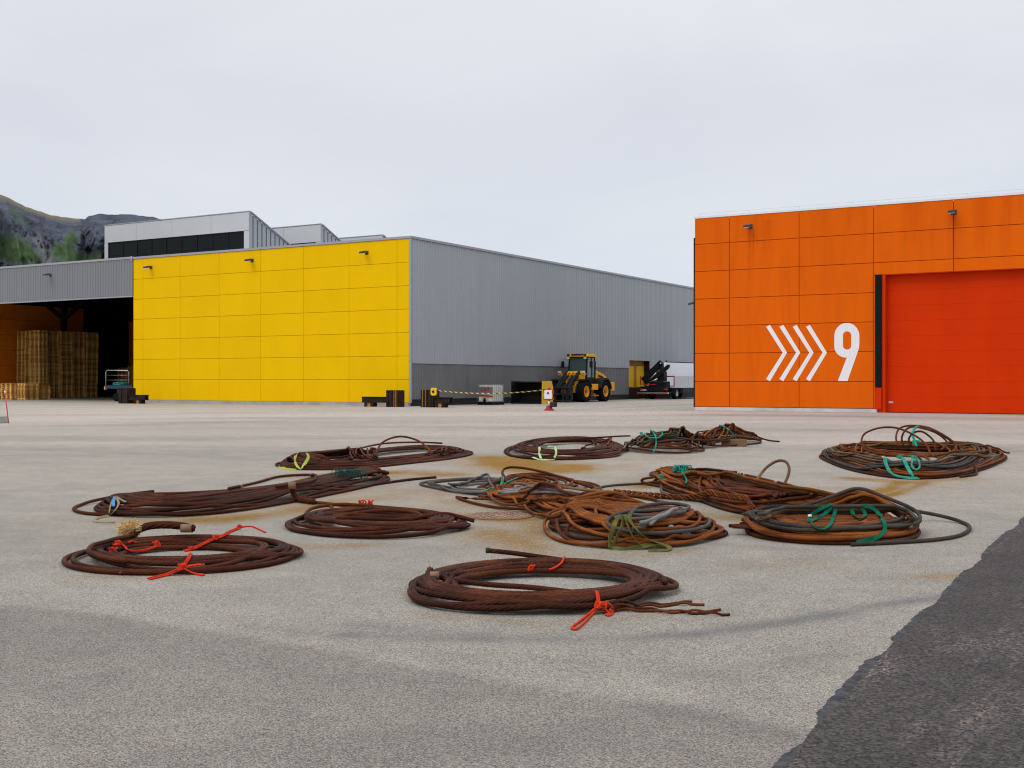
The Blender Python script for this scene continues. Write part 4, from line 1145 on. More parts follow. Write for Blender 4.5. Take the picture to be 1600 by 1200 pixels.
o = gpx([(1068, 702), (1100, 701), (1150, 698), (1190, 693), (1170, 688), (1110, 690), (1075, 694)])
t = coil(o, 'rusty bundle with frayed ends on a timber block, rightmost of the back row of three')
mound(spline(o, 20, True), 0.36, 0.8)
wind(t, 'rope', 'rust_mid', o, 12, 0.65, 24, 0.018, 0.03, drift=0.1)
for k in range(6): over(t, 'rope_bend', 'rust_mid' if k % 2 else 'rust_orange', [(1078 + 11 * k, 697 - k), (1088 + 10 * k, 681 - k), (1108 + 8 * k, 670), (1130 + 6 * k, 668 + 2 * k), (1140 + 5 * k, 685)], 0.018)
over(t, 'grey_rope', 'wire_dark', [(1078, 690), (1090, 676), (1110, 665), (1128, 662)], 0.019)
arch(t, 'grey_rope', 'wire_dark', [(1060, 684, 22.8), (1085, 687, 22.6), (1110, 688, 22.8), (1138, 685, 23.2), (1150, 681, 23.8)])
cord('tie_cord', M['cord_teal'], t, [(1120, 664), (1132, 668), (1142, 676), (1148, 684), (1153, 692)], 0.022)
knot('knot', M['cord_teal'], t, 1123, 664, 0.08, 0.018, 4, 4)
loose(t, 'rope_end', 'rust_brown', [(1150, 694), (1185, 692), (1218, 691.5)], 0.018)
arch(t, 'rope_end', 'rust_brown', [(1140, 682, 24.5), (1165, 684, 24.6), (1190, 687, 25.2)])
arch(t, 'rope_end', 'wire_tan', [(1145, 680, 25), (1170, 683, 25.4), (1188, 686, 26)])
c = G(1146, 697.5); bl = thing('timber_block', c, 'short timber block propping the rightmost bundle of the back row', 'timber block')
mb = MB(); mb.bar((c[0] - 0.25, c[1] - 0.05, 0.075), (c[0] + 0.25, c[1] + 0.12, 0.075), 0.16, 0.145); mb.obj('block', M['wood_dark'], bl, bevel=0.01)

# ---- I: big loose coil, back right
o = gpx([(1284, 713), (1300, 725), (1340, 738), (1400, 748), (1470, 748), (1530, 736), (1565, 722), (1570, 713), (1540, 708), (1480, 707), (1400, 707), (1330, 707)])
t = coil(o, 'large loose rust and grey coil with several hoops standing up, nearest the red roller door')
rim(o, 0.8, 0.13)
wind(t, 'rope', 'rust_brown', o, 14, 0.55, 31, 0.018, 0.03, jit=0.25, drift=0.08)
wind(t, 'rope', 'rust_orange', o, 9, 0.75, 32, 0.018, 0.03, jit=0.3)
wind(t, 'grey_rope', 'wire_grey', gpx([(1283, 713), (1300, 726), (1350, 740), (1420, 746), (1480, 742), (1520, 730), (1530, 716), (1500, 708), (1400, 706), (1320, 707)]), 5, 0.35, 33, 0.018, 0.03)
wind(t, 'rope', 'wire_tan', gpx([(1296, 713), (1320, 727), (1400, 736), (1480, 733), (1550, 724), (1540, 712), (1480, 709), (1400, 708), (1330, 709)]), 3, 0.4, 34, 0.017, 0.03)
wind(t, 'rope', 'rust_orange', gpx([(1300, 714), (1320, 724), (1400, 731), (1500, 731), (1540, 720), (1500, 711), (1400, 709), (1330, 709)]), 6, 1.1, 35, 0.017, 0.03, jit=0.4, drift=0.2)
for pts in ([(1352, 700, 20.6), (1346, 690, 20.7), (1352, 677, 20.9), (1375, 668.5, 21), (1402, 669, 20.8), (1430, 681, 20.2), (1448, 696, 19.8), (1454, 712, 19.5)],
            [(1404, 697, 20.8), (1400, 684, 21), (1405, 670, 21.2), (1422, 665, 21.2), (1450, 668, 20.8), (1478, 682, 20.2), (1494, 696, 19.9), (1486, 706, 19.6), (1462, 712, 19.4)],
            [(1412, 697, 20.6), (1409, 684, 20.8), (1416, 671, 21), (1430, 667, 21), (1462, 676, 20.6), (1480, 692, 20.2), (1470, 703, 19.8)],
            [(1424, 697, 20.4), (1420, 686, 20.5), (1428, 676, 20.6), (1442, 675, 20.5), (1458, 688, 20.1), (1462, 704, 19.7)],
            [(1440, 668, 21), (1470, 679, 20.6), (1492, 693, 20.2), (1510, 702, 20.0)]):
    arch(t, 'rope_hoop', 'rust_mid', pts, 0.018)
arch(t, 'rope_hoop', 'rust_mid', [(1346, 690, 20.7), (1352, 702, 20.3), (1372, 709, 19.6), (1400, 712, 19.3)], 0.018)
loose(t, 'rope_end', 'rust_mid', [(1530, 716), (1560, 712), (1577, 710)], 0.018)
loose(t, 'rope_end', 'rust_brown', [(1500, 747), (1525, 743), (1522, 736)], 0.018)
arch(t, 'tie_cord', 'cord_teal', [(1440, 666, 21.1), (1431, 668, 20.9), (1426, 676, 20.6), (1428, 686, 20.4), (1432, 697, 20)], 0.022)
for s in (5, 6): knot('knot', M['cord_teal'], t, 1430, 693, 0.08, 0.018, s, 4)
cord('tie_cord', M['cord_teal'], t, [(1381, 716), (1383, 727), (1392, 741), (1412, 747), (1434, 748)], 0.022, 3)
cord('tie_cord', M['cord_teal'], t, [(1400, 715), (1408, 716), (1416, 731), (1423, 744)], 0.026, 3)
cord('tie_cord', M['cord_teal'], t, [(1418, 713), (1426, 716), (1424, 729), (1431, 736), (1437, 729), (1432, 717), (1422, 712)], 0.022)
knot('knot', M['cord_teal'], t, 1408, 716, 0.07, 0.02, 7, 4)

# ---- D: long narrow bundle, left
o = gpx([(148, 800), (180, 808), (250, 809), (330, 804), (420, 791), (520, 772), (585, 758), (604, 751), (592, 746), (545, 749), (480, 761), (400, 779), (300, 789), (200, 792), (155, 795)])
t = coil(o, 'long narrow dark brown bundle with a khaki strap and blue tag')
mound(spline(o, 20, True), 0.17, 0.28)
wind(t, 'rope', 'rust_brown', o, 22, 0.46, 41, 0.0185, 0.018, w_end=0.6, drift=0.10, jit=0.3)
arch(t, 'rope_loop', 'rust_mid', [(270, 803, 12.35), (200, 806, 12.15), (150, 806, 12.15), (121, 801, 12.4), (117, 794, 12.8), (140, 784, 13.3), (190, 774, 13.8), (240, 767.5, 14.2)], 0.0185)
arch(t, 'rope_end', 'rust_brown', [(540, 765, 14.9), (590, 757, 15.7), (640, 750, 16.4), (681, 746, 16.8)], 0.0185)
over(t, 'rope_loop', 'rust_mid', [(360, 766), (400, 755), (440, 748), (485, 745), (497, 750), (475, 757), (430, 762)], 0.018)
strap(t, 'strap_khaki', [(182, 777), (176, 784), (172, 796), (171, 805)], 0.04)
strap(t, 'strap_khaki', [(181, 777), (186, 788), (180, 799), (172, 806)], 0.04)
strap(t, 'strap_khaki', [(182, 777), (190, 782), (198, 786)], 0.03)
strap(t, 'strap_khaki', [(172, 807), (152, 811), (150, 816), (182, 817)], 0.05)
strap(t, 'tag_blue', [(180, 778), (178, 786), (178, 794)], 0.05, 'tag', 0.02)
for k in range(9): knot('net_scrap', M['net_teal'], t, 527 + 5 * k, 742 + (k % 3), 0.10, 0.007, 60 + k, 4)

# ---- C: round coil, centre left
o = oval(444, 734, 842, 806, -0.15)
t = coil(o, 'round dark rusty coil with a spliced tail lying behind, beside the manhole cover')
rim(o, 0.52, 0.10)
wind(t, 'rope', 'rust_brown', o, 16, 0.46, 51, 0.0190, 0.016, drift=0.05, jit=0.14)
arch(t, 'rope_loop', 'rust_mid', [(500, 822, 11.0), (482, 814, 11.3), (478, 803, 11.7), (492, 793, 12.0), (535, 788, 12.2), (590, 792, 12.2), (640, 796, 12.1)], 0.0185)
arch(t, 'rope_end', 'rust_mid', [(517, 811, 11.9), (517, 802, 12.0), (518, 791, 12.1)], 0.021)
arch(t, 'rope_end', 'rust_brown', [(640, 812, 11.2), (690, 803, 11.3), (720, 808, 11.2), (741, 814, 11.2)], 0.02)
arch(t, 'rope_tail', 'rust_mid', [(560, 794, 12.4), (520, 788, 12.9), (496, 785, 13.3), (482, 784, 13.35)], 0.018)
arch(t, 'splice', 'rust_mid', [(490, 786, 13.25), (474, 783, 13.4), (463, 777, 13.5), (458, 768, 13.5), (456, 756, 13.45)], 0.034)
over(t, 'splice_barb', 'rust_brown', [(470, 786), (478, 782), (484, 784)], 0.014)
mb = MB(); mb.tube([PI(456.3, 764, 13.43), PI(456, 758, 13.43), PI(456, 753, 13.43)], 0.042, 12); mb.obj('ferrule', M['brass'], t, True)
for px, s in ((566, 8), (578, 9)): knot('tie_cord', M['cord_red'], t, px, 788, 0.06, 0.012, s, 3)

# ---- J: flat grey loops and rusty arcs, centre back
o = gpx([(656, 757), (690, 767), (750, 775), (800, 777), (830, 770), (820, 757), (780, 750), (710, 750)])
t = coil(o, 'flat grey and rusty loops tied with teal cord, left end of the central tangle')
wind(t, 'grey_rope', 'wire_grey', o, 3, 0.22, 61, 0.0165, 0.02)
wind(t, 'pale_rope', 'wire_pale', gpx([(690, 766), (750, 775), (820, 776), (840, 765), (800, 755), (730, 756)]), 2.4, 0.25, 62, 0.016, 0.02)
o2 = gpx([(760, 766), (800, 774), (860, 778), (915, 775), (936, 766), (920, 757), (860, 750), (800, 750)])
mound(spline(o2, 20, True), 0.10, 0.6)
wind(t, 'rope', 'rust_orange', o2, 10, 0.75, 63, 0.017, 0.02, jit=0.22)
wind(t, 'rope', 'rust_mid', gpx([(745, 765), (780, 772), (840, 776), (890, 774), (900, 764), (860, 755), (800, 753)]), 4, 0.5, 64, 0.017, 0.02)
arch(t, 'rope_loop', 'rust_mid', [(790, 748, 15.6), (785, 738, 16), (792, 731, 16.2), (815, 731, 16), (850, 738, 15.6), (890, 750, 15.0), (925, 762, 14.6)], 0.018)
over(t, 'grey_rope', 'wire_grey', [(700, 762), (730, 755), (760, 743), (765, 752), (775, 765), (795, 772)], 0.0165)
cord('tie_cord', M['cord_teal'], t, [(785, 741), (784, 752), (780, 764), (776, 772)], 0.013, 2)
cord('tie_cord', M['cord_teal'], t, [(780, 762), (795, 753), (810, 747)], 0.013)
cord('tie_cord', M['cord_teal'], t, [(778, 770), (765, 777), (757, 771), (766, 764), (780, 765)], 0.013)
for s in (12, 13): knot('knot', M['cord_teal'], t, 781, 764, 0.06, 0.012, s, 4)

# ---- K: middle of the central tangle
o = gpx([(792, 780), (812, 797), (850, 813), (930, 823), (1000, 824), (1012, 814), (960, 804), (900, 794), (850, 784), (808, 774)])
t = coil(o, 'thick fanned bundle of orange and silvery rope, middle part of the central tangle')
mound(spline(o, 20, True), 0.19, 0.46)
wind(t, 'rope', 'rust_mid', o, 9, 0.85, 75, 0.0165, 0.025, jit=0.5)
wind(t, 'rope', 'rust_orange', o, 19, 0.60, 71, 0.0165, 0.018, drift=0.04, jit=0.09)
wind(t, 'pale_rope', 'wire_pale', gpx([(797, 780), (818, 794), (870, 808), (950, 816), (985, 812), (930, 800), (850, 784)]), 3.4, 0.5, 72, 0.0165, 0.018, jit=0.08)
wind(t, 'tan_rope', 'wire_tan', gpx([(800, 776), (830, 790), (900, 806), (980, 813), (960, 804), (890, 793), (830, 780)]), 2.6, 0.25, 73, 0.0165, 0.018, drift=0.06)
for k in range(4): over(t, 'rope', ('wire_pale', 'rust_orange', 'rust_mid', 'rust_orange')[k], [(806 + 6 * k, 772 + 7 * k), (830 + 6 * k, 764 + 6 * k), (890 + 6 * k, 772 + 6 * k), (960 + 4 * k, 788 + 5 * k)], 0.0165)

# ---- M: long bundle, centre right
o = gpx([(1018, 756), (1045, 767), (1100, 784), (1160, 805), (1230, 820), (1330, 826), (1390, 823), (1380, 814), (1320, 808), (1250, 796), (1190, 780), (1110, 758), (1045, 751)])
t = coil(o, 'long orange rust bundle with a tall hoop, running back from the coil with green cloth')
mound(spline(o, 20, True), 0.22, 0.46)
wind(t, 'rope', 'rust_mid', o, 9, 0.85, 85, 0.0175, 0.025, jit=0.5)
wind(t, 'rope', 'rust_orange', o, 23, 0.62, 81, 0.0175, 0.018, drift=0.04, jit=0.09)
wind(t, 'rope', 'rust_mid', gpx([(1096, 780), (1130, 796), (1200, 812), (1280, 818), (1280, 808), (1220, 794), (1150, 778), (1108, 768)]), 8, 0.50, 82, 0.0175, 0.018, jit=0.08)
for k in range(3): over(t, 'rope', ('rust_mid', 'wire_tan', 'rust_orange')[k], [(1050 + 6 * k, 744 + 5 * k), (1080, 738 + 4 * k), (1130, 738 + 5 * k), (1200, 752 + 6 * k), (1280, 774 + 4 * k), (1340, 792 + 4 * k), (1375, 806 + 4 * k)], 0.0175)
arch(t, 'rope_hoop', 'wire_tan', [(1172, 768, 14.0), (1181, 752, 14.3), (1196, 732, 14.6), (1214, 720.5, 14.7), (1228, 722, 14.5), (1233, 735, 14.2), (1226, 755, 13.9), (1212, 769, 13.6), (1198, 774, 13.5)], 0.0185)
arch(t, 'grey_rope', 'wire_grey', [(1090, 740, 16.4), (1060, 745, 16.2), (1040, 754, 15.6), (1033, 764, 15.0), (1040, 773, 14.35), (1070, 781, 13.75), (1110, 788, 13.3), (1165, 806, 12.15)], 0.0175)
arch(t, 'grey_rope', 'wire_dark', [(1075, 738, 16.8), (1040, 743, 16.9), (1018, 743, 17.0), (1020, 738, 17.4), (1050, 736, 17.4)], 0.0175)
loose(t, 'rope_end', 'rust_mid', [(1060, 745), (1035, 741), (1022, 741)], 0.0175)
cord('tie_cord', M['cord_teal'], t, [(1060, 733), (1068, 742), (1073, 752), (1070, 757)], 0.015)
for s, px in ((14, 1058), (15, 1072), (16, 1066)): knot('knot', M['cord_teal'], t, px, 735, 0.085, 0.014, s, 4)
for s in (17,): knot('knot', M['cord_teal'], t, 1033, 746, 0.05, 0.012, s, 3)

# ---- O: unlaid rope lying between the two tangles
pts = [(926, 768), (965, 773), (1010, 778), (1060, 782), (1110, 790), (1150, 800), (1185, 812)]
o = gpx(pts)
t = thing('loose_wire_rope', Wd(*np.mean(o, 0), 0), 'single unlaid rusty rope stretched across the ground right of the central tangle', 'wire rope', GRP)
arch(t, 'rope', 'wire_grey', [(1040, 752, 16.2), (1000, 757, 15.8), (955, 760, 15.5), (934, 764, 15.1), (940, 769, 14.7), (990, 777, 14.05), (1010, 781, 13.75), (1065, 791, 13.05)], 0.016)
P = settle(lay([(960, 773), (1010, 778), (1060, 782), (1110, 790), (1150, 800), (1178, 812)]), 0.03)
for k in range(4):
    s_ = np.arange(len(P)) * 0.02; q = P.copy(); a = 2 * np.pi * s_ / 0.34 + k * np.pi / 2
    q[:, 1] += 0.03 * np.cos(a); q[:, 2] = np.maximum(q[:, 2] + 0.026 * np.sin(a), 0.013)
    ropeW('rope_strand', [q], 0.013, M['rust_mid' if k % 2 else 'rust_orange'], t, 3, 0.1)

# ---- L: front of the central tangle
o = gpx([(858, 824), (864, 838), (892, 850), (960, 858), (1060, 855), (1116, 844), (1130, 834), (1100, 828), (1020, 822), (930, 818), (880, 817)])
t = coil(o, 'domed orange rust coil tied with olive webbing, front end of the central tangle')
mound(spline(o, 20, True), 0.22, 0.55)
wind(t, 'rope', 'rust_mid', o, 14, 1.05, 95, 0.0165, 0.02, jit=0.5)
wind(t, 'rope', 'rust_orange', o, 26, 0.78, 91, 0.0165, 0.016, drift=0.05, jit=0.12)
wind(t, 'grey_rope', 'wire_grey', gpx([(940, 852), (990, 857), (1060, 854), (1110, 843), (1100, 834), (1040, 832), (980, 838)]), 2.5, 0.4, 92, 0.0165, 0.018)
for k in range(2): over(t, 'pale_rope', 'wire_pale' if k % 2 else 'wire_grey', [(985 + 12 * k, 842 - 4 * k), (1015 + 10 * k, 826 - 4 * k), (1042 + 6 * k, 812 - 3 * k), (1052 + 4 * k, 803), (1038 + 5 * k, 806), (1022 + 8 * k, 818), (1000 + 10 * k, 832)], 0.0165)
arch(t, 'rope_loop', 'rust_mid', [(850, 806, 11.5), (875, 795, 11.7), (905, 783, 12), (940, 776, 12.1), (985, 775, 12.0), (1018, 779, 11.8), (1031, 788, 11.5), (1022, 796, 11.3), (985, 801, 11.2), (940, 806, 11.2)], 0.0165)
arch(t, 'rope_loop', 'wire_tan', [(1060, 818, 11), (1100, 818, 10.9), (1129, 828, 10.9), (1115, 832, 10.7), (1080, 832, 10.6)], 0.0165)
strap(t, 'strap_olive', [(968, 806), (958, 826), (952, 848), (954, 859)], 0.065)
strap(t, 'strap_olive', [(974, 806), (972, 824), (963, 842), (956, 858)], 0.055)
strap(t, 'strap_olive', [(976, 806), (982, 824), (990, 842), (1004, 856)], 0.06)
strap(t, 'strap_olive', [(986, 804), (982, 812), (994, 828), (1012, 844), (1040, 853)], 0.06)
strap(t, 'strap_olive', [(952, 858), (975, 860), (1000, 856), (1022, 852), (1042, 854), (1044, 861), (1010, 862)], 0.07)

# ---- N: coil with green cloth, right
o = gpx([(1166, 824), (1174, 838), (1220, 847), (1300, 852), (1390, 849), (1428, 841), (1432, 831), (1400, 826), (1310, 824), (1220, 823), (1182, 820)])
t = coil(o, 'dark grey and rusty coil tied with green cloth, one wide loop on its right')
mound(spline(o, 20, True), 0.10, 0.34)
wind(t, 'rope', 'rust_mid', o, 12, 0.85, 105, 0.0175, 0.02, jit=0.5)
wind(t, 'rope', 'rust_orange', o, 21, 0.52, 101, 0.0175, 0.016, drift=0.04, jit=0.12)
wind(t, 'dark_rope', 'wire_dark', o, 2.6, 0.28, 102, 0.018, 0.018, jit=0.25)
for k in range(2): over(t, 'dark_rope', ('wire_tan', 'wire_grey')[k], [(1180 + 3 * k, 822 - 5 * k), (1205, 806 - 4 * k), (1260, 803 - 4 * k), (1330, 802 - 4 * k), (1390, 800 - 2 * k), (1420, 808 - 2 * k), (1434, 822), (1426, 834)], 0.018)
arch(t, 'dark_rope', 'wire_dark', [(1172, 838, 10.6), (1165, 822, 10.9), (1172, 804, 11.3), (1200, 793, 11.6), (1280, 789, 11.6), (1360, 790, 11.5), (1420, 797, 11.4)], 0.0185)
arch(t, 'rope_loop', 'wire_dark', [(1360, 790, 11.6), (1420, 797, 11.7), (1470, 806, 11.7), (1503, 816, 11.45), (1515, 827, 11.0), (1500, 838, 10.5), (1460, 845, 10.2), (1400, 850, 10.03), (1330, 852, 9.9)], 0.0185)
strap(t, 'cloth_green', [(1300, 789), (1280, 797), (1266, 808), (1264, 816), (1275, 812), (1290, 803), (1300, 792)], 0.06)
strap(t, 'cloth_green', [(1266, 812), (1270, 824), (1284, 830), (1296, 822), (1303, 806), (1306, 794)], 0.06)
strap(t, 'cloth_green', [(1330, 794), (1333, 806), (1345, 812), (1352, 804), (1345, 794)], 0.06)
strap(t, 'cloth_green', [(1348, 792), (1362, 794), (1374, 806), (1383, 824), (1376, 838), (1358, 846), (1336, 850)], 0.065)
strap(t, 'cloth_green', [(1336, 850), (1352, 846), (1366, 842)], 0.07)
end_cap(t, 'white', 1268, 806, 10.35, 0.012, 0.03, 'tag')

# ---- B: round coil, front left
o = oval(114, 466, 900, 849, 0.0)
t = coil(o, 'round dark rusty coil with a frayed tan tuft and orange cords')
rim(o, 0.44, 0.085)
wind(t, 'rope', 'rust_brown', o, 15, 0.38, 111, 0.0195, 0.014, drift=0.05, jit=0.14)
over(t, 'rope_loop', 'rust_brown', [(215, 838), (170, 848), (140, 860), (150, 875), (200, 880)], 0.019)
arch(t, 'splice', 'rust_brown', [(205, 838, 9.7), (214, 829, 9.8), (232, 822, 9.85), (258, 820, 9.85), (284, 822, 9.8), (302, 826, 9.75)], 0.033)
end_cap(t, 'brass', 300, 825.5, 9.75, 0.035, 0.09, 'ferrule')
c = np.array(((203 - 800) / F * 9.8, 9.8, CH - (826 - HZ) * 9.8 / F)); VF = []
g = np.random.default_rng(5)
for k in range(1100):
    v = g.normal(size=3); v /= np.linalg.norm(v); v = v * np.array([1.15, 1.0, 0.66]); L = g.uniform(0.05, 0.088)
    p = np.array([c + v * L * 0.2, c + v * L * 0.6 + g.normal(0, 0.010, 3), c + v * L + g.normal(0, 0.017, 3)]); p[:, 2] = np.maximum(p[:, 2], 0.006)
    VF.append(tube_arrays(toW(p), 0.0035, 4))
mesh_fast('frayed_tuft', VF, M['hemp'], t, False)
red = M['cord_red']
cord('tie_cord', red, t, [(297, 865), (293, 874), (285, 886)], 0.011, 2.5)
cord('tie_cord', red, t, [(285, 887), (262, 897), (230, 905)], 0.010, 3)
cord('tie_cord', red, t, [(286, 888), (300, 896), (319, 899)], 0.010, 2)
cord('tie_cord', red, t, [(285, 886), (300, 884), (317, 882)], 0.010, 2)
for s in (21, 22): knot('knot', red, t, 285, 887, 0.035, 0.010, s, 4)
cord('tie_cord', red, t, [(286, 861), (303, 857), (318, 849), (330, 844), (346, 838), (358, 831), (373, 825)], 0.011, 2.5)
cord('tie_cord', red, t, [(373, 825), (392, 823), (405, 828), (416, 833)], 0.010)
for s, px, py in ((23, 297, 860), (24, 374, 825), (25, 338, 841), (26, 178, 861)): knot('knot', red, t, px, py, 0.035, 0.010, s, 4)
cord('tie_cord', red, t, [(176, 852), (190, 851), (200, 860), (218, 861), (236, 857), (248, 850)], 0.010, 2)
cord('tie_cord', red, t, [(200, 850), (206, 846), (214, 849)], 0.010)
cord('tie_cord', red, t, [(188, 894), (189, 898)], 0.012)
for s, px, py in ((27, 186, 851), (28, 245, 852)): knot('knot', red, t, px, py, 0.04, 0.010, s, 4)

# ---- A: round coil, front centre
o = oval(630, 1056, 965, 890, 0.05)
t = coil(o, 'large round dark brown coil with unlaid strands on its right side, nearest of all')
rim(o, 0.40, 0.095)
wind(t, 'rope', 'rust_brown', o, 14, 0.34, 121, 0.0195, 0.012, drift=0.05, jit=0.14)
arch(t, 'rope_end', 'rust_brown', [(760, 860, 8.8), (800, 864, 8.72), (850, 871, 8.62), (900, 878, 8.5), (960, 886, 8.25), (1010, 898, 7.9), (1040, 912, 7.6)], 0.0185)
end_cap(t, 'charcoal', 765, 860, 8.78, 0.022, 0.03)
arch(t, 'rope_end', 'rust_brown', [(680, 898, 7.9), (700, 905, 7.85), (760, 913, 7.75), (830, 918, 7.6), (900, 926, 7.4), (960, 932, 7.3), (1000, 932, 7.35)], 0.0185)
arch(t, 'thimble', 'rust_brown', [(672, 890, 7.95), (668, 902, 7.8), (676, 914, 7.65), (692, 916, 7.6), (700, 908, 7.75), (690, 900, 7.85)], 0.024)
end_cap(t, 'brass', 686, 899, 7.75, 0.026, 0.06, 'ferrule')
def unlaid(pts, r, amp, per, ph):
    P = on_pile(pts, r, 2.0); s_ = np.arange(len(P)) * 0.012; a = 2 * np.pi * s_ / per + ph
    P[:, 1] += amp * np.cos(a); P[:, 2] = np.maximum(P[:, 2] + 0.6 * amp * np.sin(a), r)
    return P
for k, pts in enumerate(([(930, 950), (985, 952), (1040, 956), (1090, 960), (1142, 962)], [(940, 955), (985, 955), (1040, 958), (1090, 957), (1129, 955)], [(950, 946), (990, 949), (1040, 948), (1075, 945), (1103, 947)], [(970, 942), (1000, 945), (1030, 946), (1060, 944), (1083, 943.5)])):
    P = unlaid(pts, 0.009, 0.014, 0.19 + 0.02 * k, k * 2.1)
    ropeW('rope_strand', [P], 0.009, M['rust_mid'], t, 3, 0.09)
cord('tie_cord', red, t, [(931, 924), (933, 934), (934, 946)], 0.011, 2.5)
cord('tie_cord', red, t, [(934, 948), (918, 962), (903, 974), (893, 982), (899, 985), (912, 975), (926, 960), (936, 949)], 0.011)
cord('tie_cord', red, t, [(934, 944), (948, 942), (954, 950), (952, 960), (944, 962)], 0.011, 3)
for s, px, py in ((31, 935, 947), (32, 944, 950), (33, 952, 958)): knot('knot', red, t, px, py, 0.032, 0.011, s, 4)
cord('tie_cord', red, t, [(882, 871), (878, 880), (868, 888), (856, 892)], 0.012)
knot('knot', red, t, 830, 889, 0.035, 0.010, 34, 3)

# ================================================================== things along the warehouses
def at(px, py): 
    p = G(px, py); return p[0], p[1]
# ---- brown steel corner barriers (welded sheet-pile sections)
def pile_block(mb, x0, x1, y0, y1, h, n=5):
    """block of trough-shaped steel sections standing side by side"""
    w_ = (x1 - x0) / n
    for i in range(n):
        a = x0 + i * w_; o = 0.05 if i % 2 else 0.0
        mb.box(a + 0.004, a + w_ - 0.004, y0 + o, y1 - o, 0.0, h - (0.012 if i % 2 else 0))
def barrier(label, px0, px1, py, h, beams, edge=(), n=5, dep=0.7):
    X0, Y0 = at(px0, py); X1, Y1 = at(px1, py)
    Y = 0.5 * (Y0 + Y1); d = depth(0.5 * (X0 + X1), Y)
    # keep the face parallel to the warehouse fronts
    cx = 0.5 * (X0 + X1); w_ = (px1 - px0) * d / F * 0.86
    t = thing('steel_barrier', (cx, Y, 0), label, 'barrier', 'brown steel barriers guarding the warehouse walls')
    mb = MB(); pile_block(mb, cx - w_ / 2, cx + w_ / 2, Y, Y + dep, h, n); mb.obj('block', M['barrier'], t, bevel=0.012)
    e_ = MB()
    for u in edge: e_.box(cx - w_ / 2 + u * w_ - 0.013, cx - w_ / 2 + u * w_ + 0.013, Y - 0.014, Y + 0.03, 0.0, h + 0.006)
    if edge: e_.obj('rusty_edge', M['rust_edge'], t)
    for s, L in beams:               # horizontal beam leaving the block on side s
        x0 = cx + s * w_ / 2; x1 = x0 + s * L
        a, b2 = min(x0, x1) + 0.004, max(x0, x1) - 0.004
        bm_ = MB(); z0, z1 = 0.26, 0.50
        bm_.box(a, b2, Y + 0.1, Y + 0.14, z0, z1); bm_.box(a, b2, Y + 0.04, Y + 0.45, z1 + 0.001, z1 + 0.04); bm_.box(a, b2, Y + 0.04, Y + 0.45, z0 - 0.04, z0 - 0.001)
        bm_.box(a, b2, Y + 0.36, Y + 0.40, z0, z1)
        bm_.obj('beam', M['barrier'], t)
        f_ = MB(); xe = x1 - s * 0.55
        for k in (0.0, 0.42): f_.box(xe - 0.30 + k - 0.06, xe - 0.30 + k + 0.12, Y + 0.06, Y + 0.42, 0.0, z0 - 0.042)
        f_.obj('foot', M['barrier'], t)
        f_ = MB(); f_.box(xe - 0.17, xe + 0.05, Y + 0.09, Y + 0.40, 0.0, z0 - 0.043); f_.obj('yellow_foot', M['rust_edge'], t)
    return t
barrier('brown steel barrier with a yellow foot at the shed end of the yellow front', 180, 203, 630.5, 0.95, [(1, 1.45)], (), 3)
barrier('brown steel barrier with ochre edges just left of the yellow and grey warehouse corner', 599, 625, 636, 0.90, [(-1, 1.7)], (0.70, 0.86), 6)
bR = barrier('brown steel barrier with a yellow tape reel by the grey wall', 653, 680, 636.5, 0.92, [(1, 1.0)], (0.18, 0.42), 6)
barrier('low dark steel barrier between the wheel loader and the yellow doorway', 963, 981, 623.5, 0.42, [], (0.25,), 3, 0.5)
barrier('dark steel barrier standing in front of the yellow doorway', 984, 997, 623, 0.98, [], (0.3,), 3, 0.5)
# ---- no-entry post with the tape
sx, sy = at(858, 641.6)
sg = thing('sign_post', (sx, sy, 0), 'small white sign with red clamps on a red and white post', 'sign')
def rot2(mb, c):                     # turn the post to face the camera side
    return mb
mb = MB(); mb.prism([(sx - 0.19, 0.0), (sx + 0.19, 0.0), (sx + 0.15, 0.08), (sx + 0.09, 0.10), (sx + 0.06, 0.24), (sx - 0.06, 0.24), (sx - 0.09, 0.10), (sx - 0.15, 0.08)], 'y', sy - 0.16, sy + 0.16); mb.obj('base', M['red'], sg, bevel=0.01)
mb = MB(); mb.lathe((sx, sy, 0), 'z', [(0.045, 0.24), (0.045, 0.46)], 14); mb.obj('post', M['white'], sg, True)
mb = MB(); mb.lathe((sx, sy, 0), 'z', [(0.048, 0.46), (0.048, 0.98), (0.075, 0.985), (0.075, 1.06), (0.03, 1.10)], 14); mb.box(sx - 0.27, sx + 0.27, sy - 0.075, sy - 0.02, 0.50, 0.62); mb.box(sx - 0.27, sx - 0.19, sy - 0.07, sy - 0.02, 0.80, 0.96); mb.box(sx + 0.17, sx + 0.27, sy - 0.07, sy - 0.02, 0.80, 0.96); mb.obj('clamp', M['red'], sg)
mb = MB(); mb.box(sx - 0.20, sx + 0.20, sy - 0.11, sy - 0.085, 0.55, 0.96); bd = mb.obj('sign_board', M['white'], sg, bevel=0.008)
mb = MB(); mb.lathe((sx, sy - 0.112, 0.82), 'y', [(0.0001, -0.002), (0.062, -0.002), (0.062, 0.001)], 20); mb.obj('emblem', M['purple'], bd)
mb = MB(); mb.box(sx + 0.04, sx + 0.30, sy - 0.02, sy + 0.25, 0.17, 0.40); mb.obj('weight', M['charcoal'], sg, bevel=0.03)
